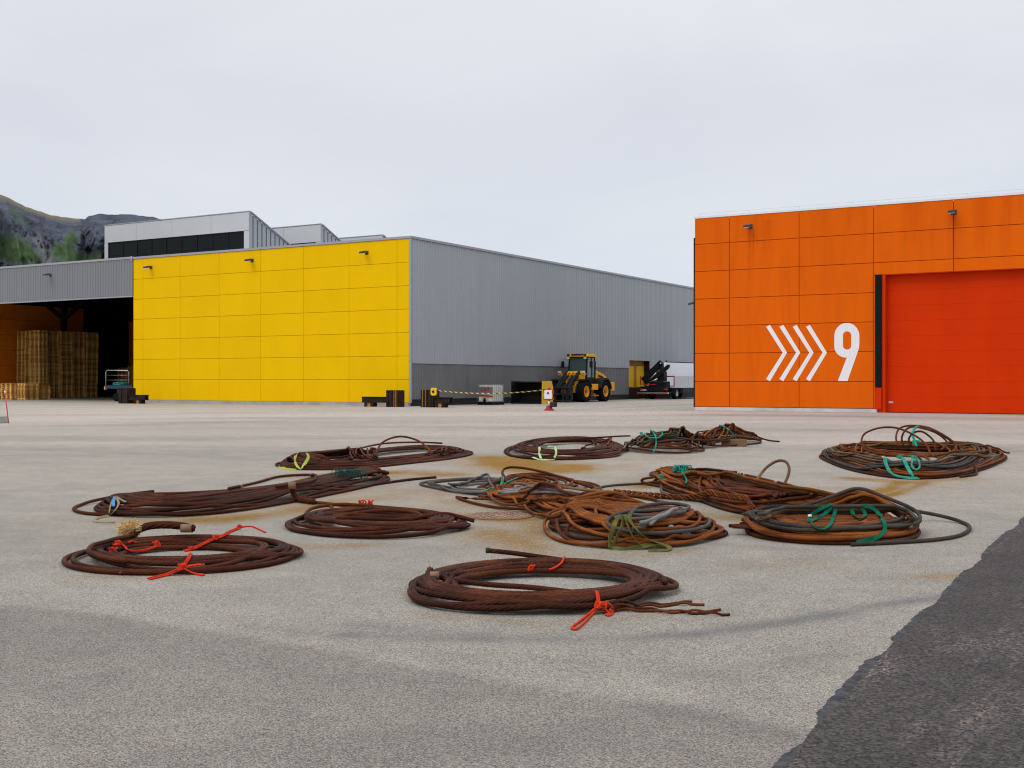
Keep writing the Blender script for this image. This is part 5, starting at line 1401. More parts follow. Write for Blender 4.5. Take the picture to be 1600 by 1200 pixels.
# ---- tape
rx, ry = at(679, 637.2); rz = ZZ(612, rx, ry)
bt = thing('barrier_tape', (rx, ry, 0), 'striped warning tape running from a yellow reel to the small white sign', 'warning tape')
mb = MB(); mb.prism([(rx - 0.17, rz - 0.12), (rx - 0.11, rz - 0.20), (rx + 0.11, rz - 0.20), (rx + 0.17, rz - 0.12), (rx + 0.17, rz + 0.12), (rx + 0.13, rz + 0.20), (rx - 0.13, rz + 0.20), (rx - 0.17, rz + 0.12)], 'y', ry - 0.12, ry - 0.01)
rl_ = mb.obj('reel', M['door_yellow'], bt, bevel=0.01)
mb = MB(); mb.lathe((rx, ry - 0.121, rz), 'y', [(0.0001, -0.01), (0.075, -0.01), (0.075, 0.0)], 18); mb.obj('reel_hub', M['black'], rl_)
m, n, b = NM('warning_stripes')
at_ = nd(n, 'ShaderNodeAttribute', attribute_name='run'); fr_ = nd(n, 'ShaderNodeMath', operation='FRACT'); n.links.new(at_.outputs['Fac'], fr_.inputs[0])
gt = nd(n, 'ShaderNodeMath', operation='GREATER_THAN'); gt.inputs[1].default_value = 0.5; n.links.new(fr_.outputs[0], gt.inputs[0])
n.links.new(mixc(n, gt.outputs[0], (0.015, 0.014, 0.012), (0.62, 0.47, 0.05)), b.inputs['Base Color']); b.inputs['Roughness'].default_value = 0.5
N = 90; A_ = Vector((rx + 0.16, ry - 0.06, rz + 0.07)); B_ = Vector((sx - 0.05, sy - 0.055, 1.0)); V = []; Fc = []; run = []
for i in range(N):
    u = i / (N - 1); p = A_.lerp(B_, u); sag = 0.42 * 4 * u * (1 - u) * 0.42
    tw = 0.5 * math.sin(u * 5) * 0.03
    for k in (-1, 1):
        V.append((p.x, p.y + tw * k, p.z - sag + k * 0.024)); run.append((u * (B_ - A_).length / 0.40) + 0.18 * k)
Fc = [(2 * i, 2 * i + 2, 2 * i + 3, 2 * i + 1) for i in range(N - 1)]
mb = MB(); mb.add(V, Fc); to = mb.obj('tape', m, bt)
a_ = to.data.attributes.new('run', 'FLOAT', 'POINT'); a_.data.foreach_set('value', np.array(run, np.float32))
sm = to.modifiers.new('solid', 'SOLIDIFY'); sm.thickness = 0.003

# ---- IBC tank
ix0, iy0 = at(746.5, 632.6); ix1, _ = at(767.5, 632.6)
iw, idp = 1.04, 1.22
ib = thing('liquid_tank', (ix0, iy0, 0), 'white caged liquid tank on a black pallet, red letters on its plate', 'tank')
mb = MB(); 
for k in range(3): mb.box(ix0 - 0.02 + k * 0.47, ix0 + 0.12 + k * 0.47, iy0, iy0 + idp, 0.0, 0.085)
mb.box(ix0 - 0.04, ix0 + iw + 0.04, iy0 - 0.03, iy0 + idp + 0.03, 0.087, 0.16); mb.obj('pallet', M['black'], ib)
mb = MB(); mb.box(ix0 + 0.03, ix0 + iw - 0.03, iy0 + 0.03, iy0 + idp - 0.03, 0.17, 1.13); mb.obj('container', M['plastic_white'], ib, bevel=0.06)
mb = MB()
for k in range(4):
    x = ix0 + 0.01 + (iw - 0.02) * k / 3; mb.bar((x, iy0, 0.16), (x, iy0, 1.17), 0.018, 0.018); mb.bar((x, iy0 + idp, 0.16), (x, iy0 + idp, 1.17), 0.018, 0.018)
for k in range(1, 6):
    y = iy0 + idp * k / 6
    for x in (ix0, ix0 + iw): mb.bar((x, y, 0.16), (x, y, 1.17), 0.018, 0.018)
for z in (0.2, 0.66, 1.175):
    for y in (iy0 - 0.012, iy0 + idp + 0.012): mb.bar((ix0, y, z), (ix0 + iw, y, z), 0.015, 0.018)
    for x in (ix0 - 0.012, ix0 + iw + 0.012): mb.bar((x, iy0, z), (x, iy0 + idp, z), 0.015, 0.018)
for k in (0.3, 0.7): mb.bar((ix0, iy0 + idp * k, 1.18), (ix0 + iw, iy0 + idp * k, 1.18), 0.03, 0.03)
mb.obj('cage', M['steel'], ib)
mb = MB(); mb.box(ix0 + 0.08, ix0 + iw - 0.02, iy0 - 0.035, iy0 - 0.025, 0.66, 1.06); pl = mb.obj('name_plate', M['label'], ib)
mb = MB(); y0, y1 = iy0 - 0.046, iy0 - 0.036
lx = ix0 + 0.28
for p, q in (((0, 0), (0, .28)), ((.19, 0.02), (.19, .28)), ((0, .14), (.19, .15)), ((.28, 0), (.28, .28)), ((.50, .02), (.50, .27)), ((.28, .28), (.39, .12)), ((.39, .12), (.50, .27))):
    mb.bar((lx + p[0], y0 + 0.005, 0.71 + p[1]), (lx + q[0], y0 + 0.005, 0.71 + q[1]), 0.008, 0.055, (0, 1, 0)) if False else mb.bar((lx + p[0], y0 + 0.004, 0.71 + p[1]), (lx + q[0], y0 + 0.004, 0.71 + q[1]), 0.055 if abs(p[0] - q[0]) < 0.05 else 0.008, 0.008 if abs(p[0] - q[0]) < 0.05 else 0.055)
mb.obj('red_letters', M['red'], pl)
mb = MB(); mb.bar((ix0 + 0.02, iy0 - 0.03, 0.56), (ix0 + iw, iy0 - 0.03, 0.50), 0.006, 0.09); mb.obj('red_band', M['red'], ib)
mb = MB(); mb.lathe((ix0 + 0.5, iy0 - 0.05, 0.27), 'y', [(0.07, -0.05), (0.07, 0.08)], 14); mb.box(ix0 + 0.44, ix0 + 0.56, iy0 - 0.08, iy0 - 0.04, 0.17, 0.40); mb.obj('tap', M['black'], ib)
mb = MB(); mb.lathe((ix0 + 0.52, iy0 + 0.6, 1.13), 'z', [(0.12, 0.0), (0.12, 0.04)], 16); mb.obj('lid', M['black'], ib)

# ---- loader bucket
bx1, by0 = at(847.5, 631.4)
bw, bd_, bh = 2.15, 1.30, 1.38
bx0 = bx1 - bw
bk = thing('loader_bucket', (bx0 + bw / 2, by0 + bd_ / 2, 0), 'big black loader bucket with yellow side plates standing open on the ground', 'bucket')
prof = [(by0 + 0.02, 0.02), (by0 + 0.30, 0.02), (by0 + 0.85, 0.06), (by0 + 1.12, 0.22), (by0 + 1.24, 0.52), (by0 + 1.20, 0.90), (by0 + 1.02, 1.20), (by0 + 0.72, 1.36)]
inner_ = [(y - 0.06 if i > 2 else y, z + 0.05 if i < 4 else z - 0.03) for i, (y, z) in enumerate(prof)]
mb = MB(); mb.prism(prof + inner_[::-1], 'x', bx0 + 0.03, bx1 - 0.03); mb.obj('shell', M['black'], bk)
mb = MB(); mb.box(bx0 + 0.03, bx1 - 0.03, by0 - 0.10, by0 + 0.30, 0.0, 0.035); mb.box(bx0 + 0.03, bx1 - 0.03, by0 + 0.42, by0 + 0.75, 1.30, 1.36); mb.obj('cutting_edge', M['charcoal'], bk)
for x, nm in ((bx0, 'side_plate'), (bx1, 'side_plate')):
    s_ = [(by0 - 0.06, 0.0), (by0 + 1.26, 0.0), (by0 + 1.30, 1.0), (by0 + 1.12, 1.38), (by0 + 0.0, 1.38)]
    mb = MB(); mb.prism(s_, 'x', x - 0.028, x + 0.028); mb.obj(nm, M['black' if x == bx0 else 'door_yellow'], bk, bevel=0.006)
    mb = MB(); mb.prism([(y + (0.02 if i in (0, 4) else -0.02), z * 0.985 + 0.01) for i, (y, z) in enumerate(s_)], 'x', *((x + 0.0285, x + 0.034) if x == bx0 else (x - 0.034, x - 0.0285))); mb.obj('side_lining', M['black'], bk)
mb = MB(); mb.box(bx0 + 0.5, bx0 + 0.6, by0 + 1.26, by0 + 1.5, 0.3, 1.0); mb.box(bx1 - 0.6, bx1 - 0.5, by0 + 1.26, by0 + 1.5, 0.3, 1.0); mb.obj('bracket', M['black'], bk)

# ---- wheel loader
lx0, ly0 = at(912, 628.4)
lx0 -= 0.98
ld = thing('wheel_loader', (lx0, ly0, 0), 'yellow wheel loader with black lift arms and a fork carriage parked along the grey wall', 'wheel loader')
def Lb(mb, x0, x1, y0, y1, z0, z1): return mb.box(lx0 + x0, lx0 + x1, ly0 + y0, ly0 + y1, z0, z1)
def Lp(mb, prof, x0, x1): return mb.prism([(ly0 + y, z) for y, z in prof], 'x', lx0 + x0, lx0 + x1)
def LP(p): return (lx0 + p[0], ly0 + p[1], p[2])
def Lbar(mb, p, q, a, b2): return mb.bar(LP(p), LP(q), a, b2)
RW = 0.70; WB = 2.85
def loader_wheel(x, y, s):
    mb = MB(); c = (lx0 + x, ly0 + y, RW)
    mb.lathe(c, 'x', [(0.36, -0.20), (0.52, -0.255), (0.63, -0.24), (0.675, -0.20), (0.68, 0.0), (0.675, 0.20), (0.63, 0.24), (0.52, 0.255), (0.36, 0.20)], 36, False)
    for k in range(22):
        a = 2 * math.pi * k / 22
        for sd_ in (-1, 1):
            a2 = a + (math.pi / 22 if sd_ > 0 else 0); da = 0.16
            p = Vector((c[0] + sd_ * 0.01, c[1] + 0.682 * math.cos(a2), c[2] + 0.682 * math.sin(a2))); q = Vector((c[0] + sd_ * 0.235, c[1] + 0.672 * math.cos(a2 + da), c[2] + 0.672 * math.sin(a2 + da)))
            mb.bar(p, q, 0.045, 0.075, (0, math.cos(a2), math.sin(a2)))
    w_ = mb.obj('wheel', M['rubber'], ld, True)
    w_.data.set_sharp_from_angle(angle=R(30))
    mb = MB(); mb.lathe((c[0], c[1], c[2]), 'x', [(0.365, s * 0.195), (0.375, s * 0.225), (0.34, s * 0.225), (0.30, s * 0.10), (0.16, s * 0.06), (0.155, s * 0.15), (0.001, s * 0.16)], 28, False); mb.obj('rim', M['ldr_yellow'], w_, 'auto')
    mb = MB(); mb.lathe((c[0], c[1], c[2]), 'x', [(0.13, s * 0.152), (0.13, s * 0.19), (0.08, s * 0.21), (0.001, s * 0.21)], 18, False); mb.obj('hub', M['hub'], w_, 'auto')
for x, s in ((0.98, 1), (-0.98, -1)):
    for y in (0.0, WB): loader_wheel(x, y, s)
mb = MB(); Lp(mb, [(-0.35, 0.60), (-0.35, 1.0), (0.05, 1.35), (0.25, 1.95), (0.62, 2.05), (0.95, 1.75), (1.05, 1.25), (1.05, 0.60)], -0.5, 0.5); Lb(mb, -0.42, 0.42, 1.05, 1.6, 0.65, 1.0); mb.obj('front_frame', M['ldr_yellow'], ld, bevel=0.03)
mb = MB(); Lb(mb, -0.75, 0.75, -0.12, 0.12, 0.55, 0.85); Lb(mb, -0.75, 0.75, WB - 0.12, WB + 0.12, 0.55, 0.85); mb.obj('axle', M['charcoal'], ld)
def fender(x0, x1, y, a0, a1, r0, r1, n=12):
    mb = MB(); o_ = [(y + r1 * math.cos(R(a0 + (a1 - a0) * i / n)), RW + r1 * math.sin(R(a0 + (a1 - a0) * i / n))) for i in range(n + 1)]
    i_ = [(y + r0 * math.cos(R(a0 + (a1 - a0) * i / n)), RW + r0 * math.sin(R(a0 + (a1 - a0) * i / n))) for i in range(n, -1, -1)]
    for k in range(n):
        Lp(mb, [o_[k], o_[k + 1], i_[n - k - 1], i_[n - k]], x0, x1)
    return mb.obj('fender', M['black'], ld)
fender(0.70, 1.22, 0.0, 20, 120, 0.78, 0.83); fender(-1.22, -0.70, 0.0, 20, 120, 0.78, 0.83)
fender(0.62, 1.24, WB, 10, 165, 0.78, 0.90); fender(-1.24, -0.62, WB, 10, 165, 0.78, 0.90)
# lift arms, links, cylinders
for s in (-1, 1):
    mb = MB(); Lbar(mb, (s * 0.44, 0.45, 1.92), (s * 0.44, -0.45, 1.42), 0.13, 0.34); Lbar(mb, (s * 0.44, -0.40, 1.45), (s * 0.44, -1.30, 0.62), 0.13, 0.32)
    Lbar(mb, (s * 0.44, -1.22, 0.72), (s * 0.44, -1.42, 0.36), 0.14, 0.26); mb.obj('lift_arm', M['charcoal'], ld, bevel=0.015)
    mb = MB(); mb.tube([LP((s * 0.28, 0.55, 1.0)), LP((s * 0.30, -0.05, 1.18)), LP((s * 0.32, -0.35, 1.27))], 0.065, 12); mb.obj('lift_cylinder', M['black'], ld, True)
    mb = MB(); mb.tube([LP((s * 0.23, 0.52, 1.82)), LP((s * 0.23, -0.1, 1.66))], 0.06, 12); Lbar(mb, (s * 0.23, -0.1, 1.68), (s * 0.23, -0.75, 1.20), 0.10, 0.22); Lbar(mb, (s * 0.23, -0.70, 1.28), (s * 0.23, -1.38, 0.86), 0.08, 0.14); mb.obj('tilt_link', M['charcoal'], ld)
    mb = MB(); mb.tube([LP((s * 0.16, 0.5, 1.88)), LP((s * 0.15, 0.1, 1.92)), LP((s * 0.12, -0.35, 1.62)), LP((s * 0.14, -0.8, 1.2)), LP((s * 0.2, -1.2, 0.95))], 0.022, 8); mb.obj('hose', M['black'], ld, True)
    mb = MB(); mb.tube([LP((s * 0.23, -0.12, 1.66)), LP((s * 0.23, -0.42, 1.46))], 0.03, 10); mb.obj('piston_rod', M['chrome'], ld, True)
mb = MB(); Lb(mb, -0.5, 0.5, -0.80, -0.62, 0.98, 1.18); mb.obj('cross_tube', M['charcoal'], ld)
mb = MB()
for x in (-0.92, -0.30, 0.30, 0.92): Lb(mb, x - 0.06, x + 0.06, -1.62, -1.50, 0.08, 1.02)
Lb(mb, -0.98, 0.98, -1.66, -1.515, 0.92, 1.04); Lb(mb, -0.98, 0.98, -1.66, -1.515, 0.06, 0.17); Lb(mb, -0.98, 0.98, -1.60, -1.52, 0.50, 0.58)
Lb(mb, -0.6, -0.42, -1.50, -1.38, 0.2, 0.98); Lb(mb, 0.42, 0.6, -1.50, -1.38, 0.2, 0.98)
mb.obj('fork_carriage', M['charcoal'], ld, bevel=0.01)
# cab
mb = MB()
CY0, CY1, CW = 0.98, 2.22, 0.70
Lb(mb, -CW, CW, CY0, CY1 + 0.1, 1.20, 1.62)
for x in (-CW + 0.04, CW - 0.04):
    Lbar(mb, (x, CY0 + 0.05, 1.6), (x, CY0 + 0.14, 2.98), 0.08, 0.08); Lbar(mb, (x, CY0 + 0.74, 1.6), (x, CY0 + 0.74, 2.98), 0.08, 0.10); Lbar(mb, (x, CY1, 1.6), (x, CY1 - 0.04, 2.98), 0.09, 0.12)
Lb(mb, -CW, CW, CY0 + 0.10, CY1, 2.93, 2.985)
cab = mb.obj('cab', M['black'], ld)
mb = MB()
mb.add([LP(p) for p in ((-CW + 0.08, CY0 + 0.05, 1.63), (CW - 0.08, CY0 + 0.05, 1.63), (CW - 0.08, CY0 + 0.14, 2.92), (-CW + 0.08, CY0 + 0.14, 2.92), (-CW + 0.08, CY0 + 0.07, 1.63), (CW - 0.08, CY0 + 0.07, 1.63), (CW - 0.08, CY0 + 0.16, 2.92), (-CW + 0.08, CY0 + 0.16, 2.92))], [(0, 1, 2, 3), (7, 6, 5, 4), (0, 4, 5, 1), (1, 5, 6, 2), (2, 6, 7, 3), (3, 7, 4, 0)])
mb.obj('windscreen', M['glass'], cab)
for x in (-CW + 0.03, CW - 0.03):
    mb = MB(); Lb(mb, x - 0.01, x + 0.01, CY0 + 0.14, CY0 + 0.69, 1.63, 2.92); mb.obj('side_window', M['glass'], cab)
    mb = MB(); Lb(mb, x - 0.01, x + 0.01, CY0 + 0.80, CY1 - 0.06, 1.63, 2.92); mb.obj('side_window', M['glass'], cab)
mb = MB(); Lb(mb, -CW + 0.1, CW - 0.1, CY1 - 0.02, CY1, 1.65, 2.9); mb.obj('rear_window', M['glass'], cab)
mb = MB(); Lb(mb, -0.24, 0.24, CY0 + 0.65, CY0 + 1.05, 1.64, 2.05); Lb(mb, -0.24, 0.24, CY0 + 0.98, CY0 + 1.12, 2.06, 2.62); mb.obj('seat', M['black'], cab, bevel=0.04)
mb = MB(); Lp(mb, [(CY0 - 0.06, 2.99), (CY0 - 0.08, 3.07), (CY0 + 0.10, 3.17), (CY1 - 0.1, 3.17), (CY1 + 0.14, 3.08), (CY1 + 0.12, 2.99)], -CW - 0.04, CW + 0.04); rf = mb.obj('roof', M['ldr_yellow'], cab, bevel=0.03)
mb = MB(); Lb(mb, -0.42, 0.42, CY0 - 0.085, CY0 + 0.3, 3.085, 3.19); mb.obj('roof_panel', M['charcoal'], rf)
for x in (-0.62, 0.62):
    mb = MB(); Lb(mb, x - 0.09, x + 0.09, CY0 - 0.16, CY0 - 0.06, 3.06, 3.18); mb.obj('work_light', M['charcoal'], rf); 
    mb = MB(); Lb(mb, x - 0.08, x + 0.08, CY0 - 0.12, CY0 - 0.05, 2.86, 2.96); mb.obj('work_light', M['lens'], rf)
for s in (-1, 1):
    mb = MB(); mb.tube([LP((s * 0.66, CY0 + 0.1, 2.80)), LP((s * 1.06, CY0 - 0.05, 2.80)), LP((s * 1.06, CY0 - 0.05, 2.68))], 0.018, 6); Lb(mb, s * 1.06 - 0.10, s * 1.06 + 0.10, CY0 - 0.10, CY0 - 0.03, 2.28, 2.70); mb.obj('mirror', M['black'], ld)
    mb = MB(); Lb(mb, s * 0.88 - 0.13, s * 0.88 + 0.13, 0.12, 0.30, 1.76, 1.90); Lb(mb, min(s * 0.5, s * 0.85), max(s * 0.5, s * 0.85), 0.2, 0.45, 1.50, 1.78); mb.obj('lamp_bracket', M['ldr_yellow'], ld, bevel=0.02)
    mb = MB(); Lb(mb, s * 0.88 - 0.12, s * 0.88 + 0.12, 0.06, 0.18, 1.905, 2.05); mb.obj('headlight', M['lens'], ld, bevel=0.02)
# rear body
mb = MB(); Lp(mb, [(2.36, 1.0), (2.36, 2.02), (2.9, 2.03), (3.6, 1.90), (4.15, 1.66), (4.38, 1.30), (4.38, 0.85), (2.36, 0.85)], -0.62, 0.62); hd = mb.obj('engine_hood', M['ldr_yellow'], ld, bevel=0.05)
for s in (-1, 1):
    mb = MB(); x0, x1 = (0.622, 0.632) if s > 0 else (-0.632, -0.622)
    Lp(mb, [(2.85, 1.82), (3.5, 1.72), (4.1, 1.45), (4.1, 1.30), (3.5, 1.56), (2.85, 1.68)], x0, x1); mb.obj('grille', M['black'], hd)
mb = MB(); Lb(mb, -0.35, 0.35, 2.6, 3.2, 2.035, 2.10); mb.obj('hood_panel', M['steel'], hd)
mb = MB(); Lb(mb, -1.05, 1.05, 4.05, 4.55, 0.72, 1.30); mb.obj('counterweight', M['ldr_yellow'], ld, bevel=0.04)
mb = MB(); mb.tube([LP((0.3, 2.7, 2.0)), LP((0.3, 2.7, 2.45))], 0.05, 12); mb.obj('exhaust', M['black'], ld, True)
for s in (-1, 1):
    mb = MB(); Lb(mb, min(s * 0.55, s * 1.12), max(s * 0.55, s * 1.12), 0.98, 1.88, 0.80, 1.19); mb.obj('step_box', M['ldr_yellow'], ld, bevel=0.03)
    mb = MB(); Lb(mb, min(s * 0.75, s * 1.16), max(s * 0.75, s * 1.16), 1.15, 1.85, 0.38, 0.46); Lb(mb, min(s * 0.75, s * 0.8), max(s * 0.75, s * 0.8), 1.2, 1.8, 0.46, 0.79); mb.obj('step', M['rust_edge'], ld)
    mb = MB(); mb.tube([LP((s * 0.78, CY1 - 0.1, 1.7)), LP((s * 0.80, CY1 - 0.1, 2.7))], 0.018, 6); mb.obj('grab_rail', M['black'], ld)

# ---- crane truck behind the orange building
tx = 3.0; ty = FX(1043.5, tx)
tk = thing('crane_truck', (tx - 1.25, ty, 0), 'silver flatbed truck with a folded black loading crane parked beyond the yellow doorway', 'truck')
def Tb(mb, x0, x1, y0, y1, z0, z1): return mb.box(tx + x0, tx + x1, ty + y0, ty + y1, z0, z1)
def TP(p): return (tx + p[0], ty + p[1], p[2])
mb = MB(); Tb(mb, -1.7, -1.45, 0.2, 10.5, 0.55, 0.85); Tb(mb, -1.05, -0.8, 0.2, 10.5, 0.55, 0.85); Tb(mb, -2.3, -0.2, 0.15, 0.5, 0.62, 1.0); mb.obj('chassis', M['black'], tk)
mb = MB(); Tb(mb, -2.5, 0.0, 0.0, 0.16, 0.42, 0.54); bp = mb.obj('bumper', M['chrome'], tk)
mb = MB(); Tb(mb, -2.48, -1.75, -0.01, -0.002, 0.40, 0.47); Tb(mb, -1.4, -0.1, -0.01, -0.002, 0.40, 0.47); mb.obj('reflector', M['red'], bp)
mb = MB(); Tb(mb, -2.28, -1.8, 0.10, 0.14, 0.66, 0.76); mb.obj('number_plate', M['lens'], tk)
for x in (-2.3, -0.35):
    mb = MB(); Tb(mb, x, x + 0.2, 0.06, 0.14, 0.72, 0.82); mb.obj('rear_light', M['red'], tk)
mb = MB(); Tb(mb, -2.42, -1.95, 0.08, 0.13, 0.98, 1.06); mb.obj('marker_board', M['door_yellow'], tk)
mb = MB(); Tb(mb, -2.1, -1.0, 0.05, 0.12, 1.10, 1.16); mb.obj('red_bar', M['red'], tk)
mb = MB(); Tb(mb, -2.48, 0.0, 1.28, 8.6, 0.86, 1.02); mb.obj('flatbed', M['truck_grey'], tk)
mb = MB(); Tb(mb, -0.05, 0.0, 1.30, 4.05, 1.03, 1.76); Tb(mb, -0.05, 0.0, 4.09, 6.3, 1.03, 1.76); Tb(mb, -0.05, 0.0, 6.34, 8.6, 1.03, 1.76); Tb(mb, -2.48, -2.43, 1.75, 8.6, 1.03, 1.3); mb.obj('side_boards', M['truck_grey'], tk)
mb = MB(); mb.prism([(ty + 1.35, 1.04), (ty + 1.35, 2.50), (ty + 1.80, 2.80), (ty + 8.2, 2.80), (ty + 8.6, 2.5), (ty + 8.6, 1.04)], 'x', tx - 1.05, tx - 0.95); tpn = mb.obj('tall_side', M['truck_white'], tk)
mb = MB(); Tb(mb, -1.04, -0.95, 1.9, 8.1, 2.803, 2.87); Tb(mb, -1.04, -0.95, 2.0, 2.1, 2.875, 2.96); mb.obj('top_rail', M['charcoal'], tpn)
mb = MB(); Tb(mb, -0.75, 0.02, 1.20, 1.26, 1.68, 1.78); Tb(mb, -0.05, 0.02, 1.20, 1.26, 1.0, 1.675); Tb(mb, -2.48, -2.42, 0.5, 0.56, 0.9, 1.78); mb.obj('stanchion', M['red'], tk)
mb = MB(); Tb(mb, -1.75, -0.35, 0.45, 1.25, 0.87, 1.35); Tb(mb, -1.15, -0.55, 0.55, 1.15, 1.36, 2.1); Tb(mb, -2.2, -0.3, 0.6, 1.0, 0.72, 0.86)
mb.bar(TP((-2.35, 0.8, 1.42)), TP((-0.83, 0.8, 2.80)), 0.34, 0.40); mb.bar(TP((-2.2, 0.8, 1.22)), TP((-0.6, 0.8, 2.15)), 0.26, 0.26); mb.bar(TP((-1.3, 0.5, 1.5)), TP((-0.18, 0.5, 2.48)), 0.24, 0.26); mb.bar(TP((-0.9, 0.8, 2.75)), TP((-0.75, 0.8, 1.7)), 0.3, 0.34); mb.bar(TP((-0.32, 0.5, 2.35)), TP((-0.1, 0.5, 2.58)), 0.34, 0.16)
crn = mb.obj('crane', M['black'], tk, bevel=0.02)
mb = MB(); mb.tube([TP((-1.75, 0.55, 1.45)), TP((-1.15, 0.5, 2.0))], 0.05, 10); mb.tube([TP((-1.6, 0.4, 1.30)), TP((-1.0, 0.4, 1.55))], 0.06, 10); mb.obj('crane_cylinder', M['chrome'], crn, True)
mb = MB(); Tb(mb, -0.88, -0.76, 0.5, 0.545, 1.80, 1.98); Tb(mb, -0.9, -0.8, 0.60, 0.625, 2.68, 2.76); mb.obj('crane_label', M['white'], crn)
for y in (2.1, 7.4):
    for x, s in ((-0.28, 1), (-2.2, -1)):
        mb = MB(); c = TP((x, y, 0.47)); mb.lathe(c, 'x', [(0.27, -0.14), (0.42, -0.15), (0.47, -0.11), (0.47, 0.11), (0.42, 0.15), (0.27, 0.14)], 28, False); w_ = mb.obj('wheel', M['rubber'], tk, 'auto')
        mb = MB(); mb.lathe(c, 'x', [(0.27, s * 0.13), (0.25, s * 0.145), (0.18, s * 0.03), (0.10, s * 0.02), (0.09, s * 0.12), (0.001, s * 0.12)], 20, False); mb.obj('rim', M['steel'], w_, 'auto')
mb = MB(); Tb(mb, -0.16, -0.03, 3.0, 6.6, 0.45, 0.84); mb.obj('side_guard', M['charcoal'], tk)
for y in (1.55, 2.62):
    mb = MB(); Tb(mb, -0.35, 0.0, y, y + 0.06, 0.45, 0.85); mb.obj('mudguard', M['charcoal'], tk)
mb = MB(); mb.prism([(ty + 8.8, 0.6), (ty + 8.8, 2.75), (ty + 10.4, 2.75), (ty + 10.9, 1.7), (ty + 10.95, 0.5)], 'x', tx - 2.45, tx - 0.03); cb = mb.obj('cab', M['truck_white'], tk, bevel=0.04)
mb = MB(); Tb(mb, -0.028, -0.02, 9.2, 10.3, 1.75, 2.5); mb.obj('side_window', M['glass'], cb)

# ---- platform trailer with rails, teal net on it
px_, py_ = at(163, 627.0)
tr = thing('platform_trailer', (px_ + 1.3, py_ + 0.8, 0), 'dark blue platform trailer with bright hoop rails parked in the shed opening', 'trailer')
def Pb(mb, x0, x1, y0, y1, z0, z1): return mb.box(px_ + x0, px_ + x1, py_ + y0, py_ + y1, z0, z1)
def PP(p): return (px_ + p[0], py_ + p[1], p[2])
mb = MB(); Pb(mb, 0.1, 2.75, 0.0, 1.5, 0.86, 1.08); Pb(mb, 0.95, 2.6, 0.25, 1.25, 0.55, 0.858); mb.obj('deck', M['blue'], tr, bevel=0.015)
mb = MB()
for x0, x1 in ((0.02, 2.3),):
    mb.tube([PP((x0, 0.1, 0.9)), PP((x0 + 0.02, 0.1, 2.0)), PP((x0 + 0.12, 0.1, 2.12)), PP((x1 - 0.1, 0.1, 2.10)), PP((x1, 0.1, 1.98)), PP((x1, 0.1, 1.08))], 0.028, 10)
for z in (1.45, 1.78): mb.tube([PP((0.03, 0.1, z)), PP((2.3, 0.1, z))], 0.012, 6)
mb.obj('rail', M['chrome'], tr, True)
mb = MB(); Pb(mb, -0.02, 0.08, 0.0, 0.2, 0.80, 1.02); mb.obj('corner_marker', M['door_yellow'], tr)
mb = MB()
for x in (0.75, 2.0):
    for y in (0.15, 1.3): mb.lathe(PP((x, y, 0.28)), 'y', [(0.28, -0.1), (0.28, 0.1)], 20)
w_ = None
for x in (1.05, 2.2):
    for y in (0.15, 1.35):
        m2 = MB(); m2.lathe(PP((x, y, 0.28)), 'y', [(0.10, -0.10), (0.26, -0.11), (0.28, -0.08), (0.28, 0.08), (0.26, 0.11), (0.10, 0.10)], 20); m2.obj('wheel', M['rubber'], tr, 'auto')
mb = MB(); Pb(mb, 1.7, 2.1, -0.02, -0.005, 0.60, 0.68); mb.obj('plate', M['lens'], tr)
g = np.random.default_rng(3); c = PP((0.9, 0.6, 1.08)); VF = []
nt_ = tag(None or bpy.data.objects.new('net_heap', None), 'crumpled teal net heap lying on the dark blue platform trailer', 'net'); COL.objects.link(nt_); nt_.location = c
for k in range(26):
    t_ = np.linspace(0, 1, 26); a = g.uniform(0, 6.28, 4); s0 = g.uniform(-0.35, 0.35)
    p = np.stack([c[0] + s0 + 0.28 * np.sin(6 * t_ + a[0]), c[1] + 0.25 * np.cos(5 * t_ + a[1]), c[2] + 0.02 + 0.20 * np.abs(np.sin(4 * t_ + a[2])) * np.exp(-3 * (s0) ** 2)], 1)
    VF.append(tube_arrays(p, 0.022, 6))
mesh_fast('net', VF, M['cord_teal'], nt_)

# ---- concrete block and red marker stick at the left edge
kx, ky = at(-4, 661)
cb_ = thing('concrete_block', (kx, ky, 0), 'low grey concrete block on the asphalt at the far left edge of the yard', 'concrete block')
mb = MB(); mb.box(kx - 0.45, kx + 0.24, ky - 0.2, ky + 0.25, 0.0, 0.23); mb.obj('block', M['concrete'], cb_, bevel=0.02)
a0, b0 = PI(13.5, 661.5, 38.6), PI(7, 607, 38.9)
ms = thing('marker_stick', (a0[0], a0[1], 0), 'thin leaning red marker stick with a white tip beside the concrete block', 'marker stick')
mb = MB(); mb.tube([(a0[0], a0[1], 0.0), b0], 0.017, 8); mb.obj('stick', M['red'], ms, True)
pv = Vector(a0).lerp(Vector(b0), 0.86); pw = Vector(a0).lerp(Vector(b0), 0.93)
mb = MB(); mb.tube([pv, pw], 0.0195, 8); mb.obj('reflective_band', M['white'], ms, True)

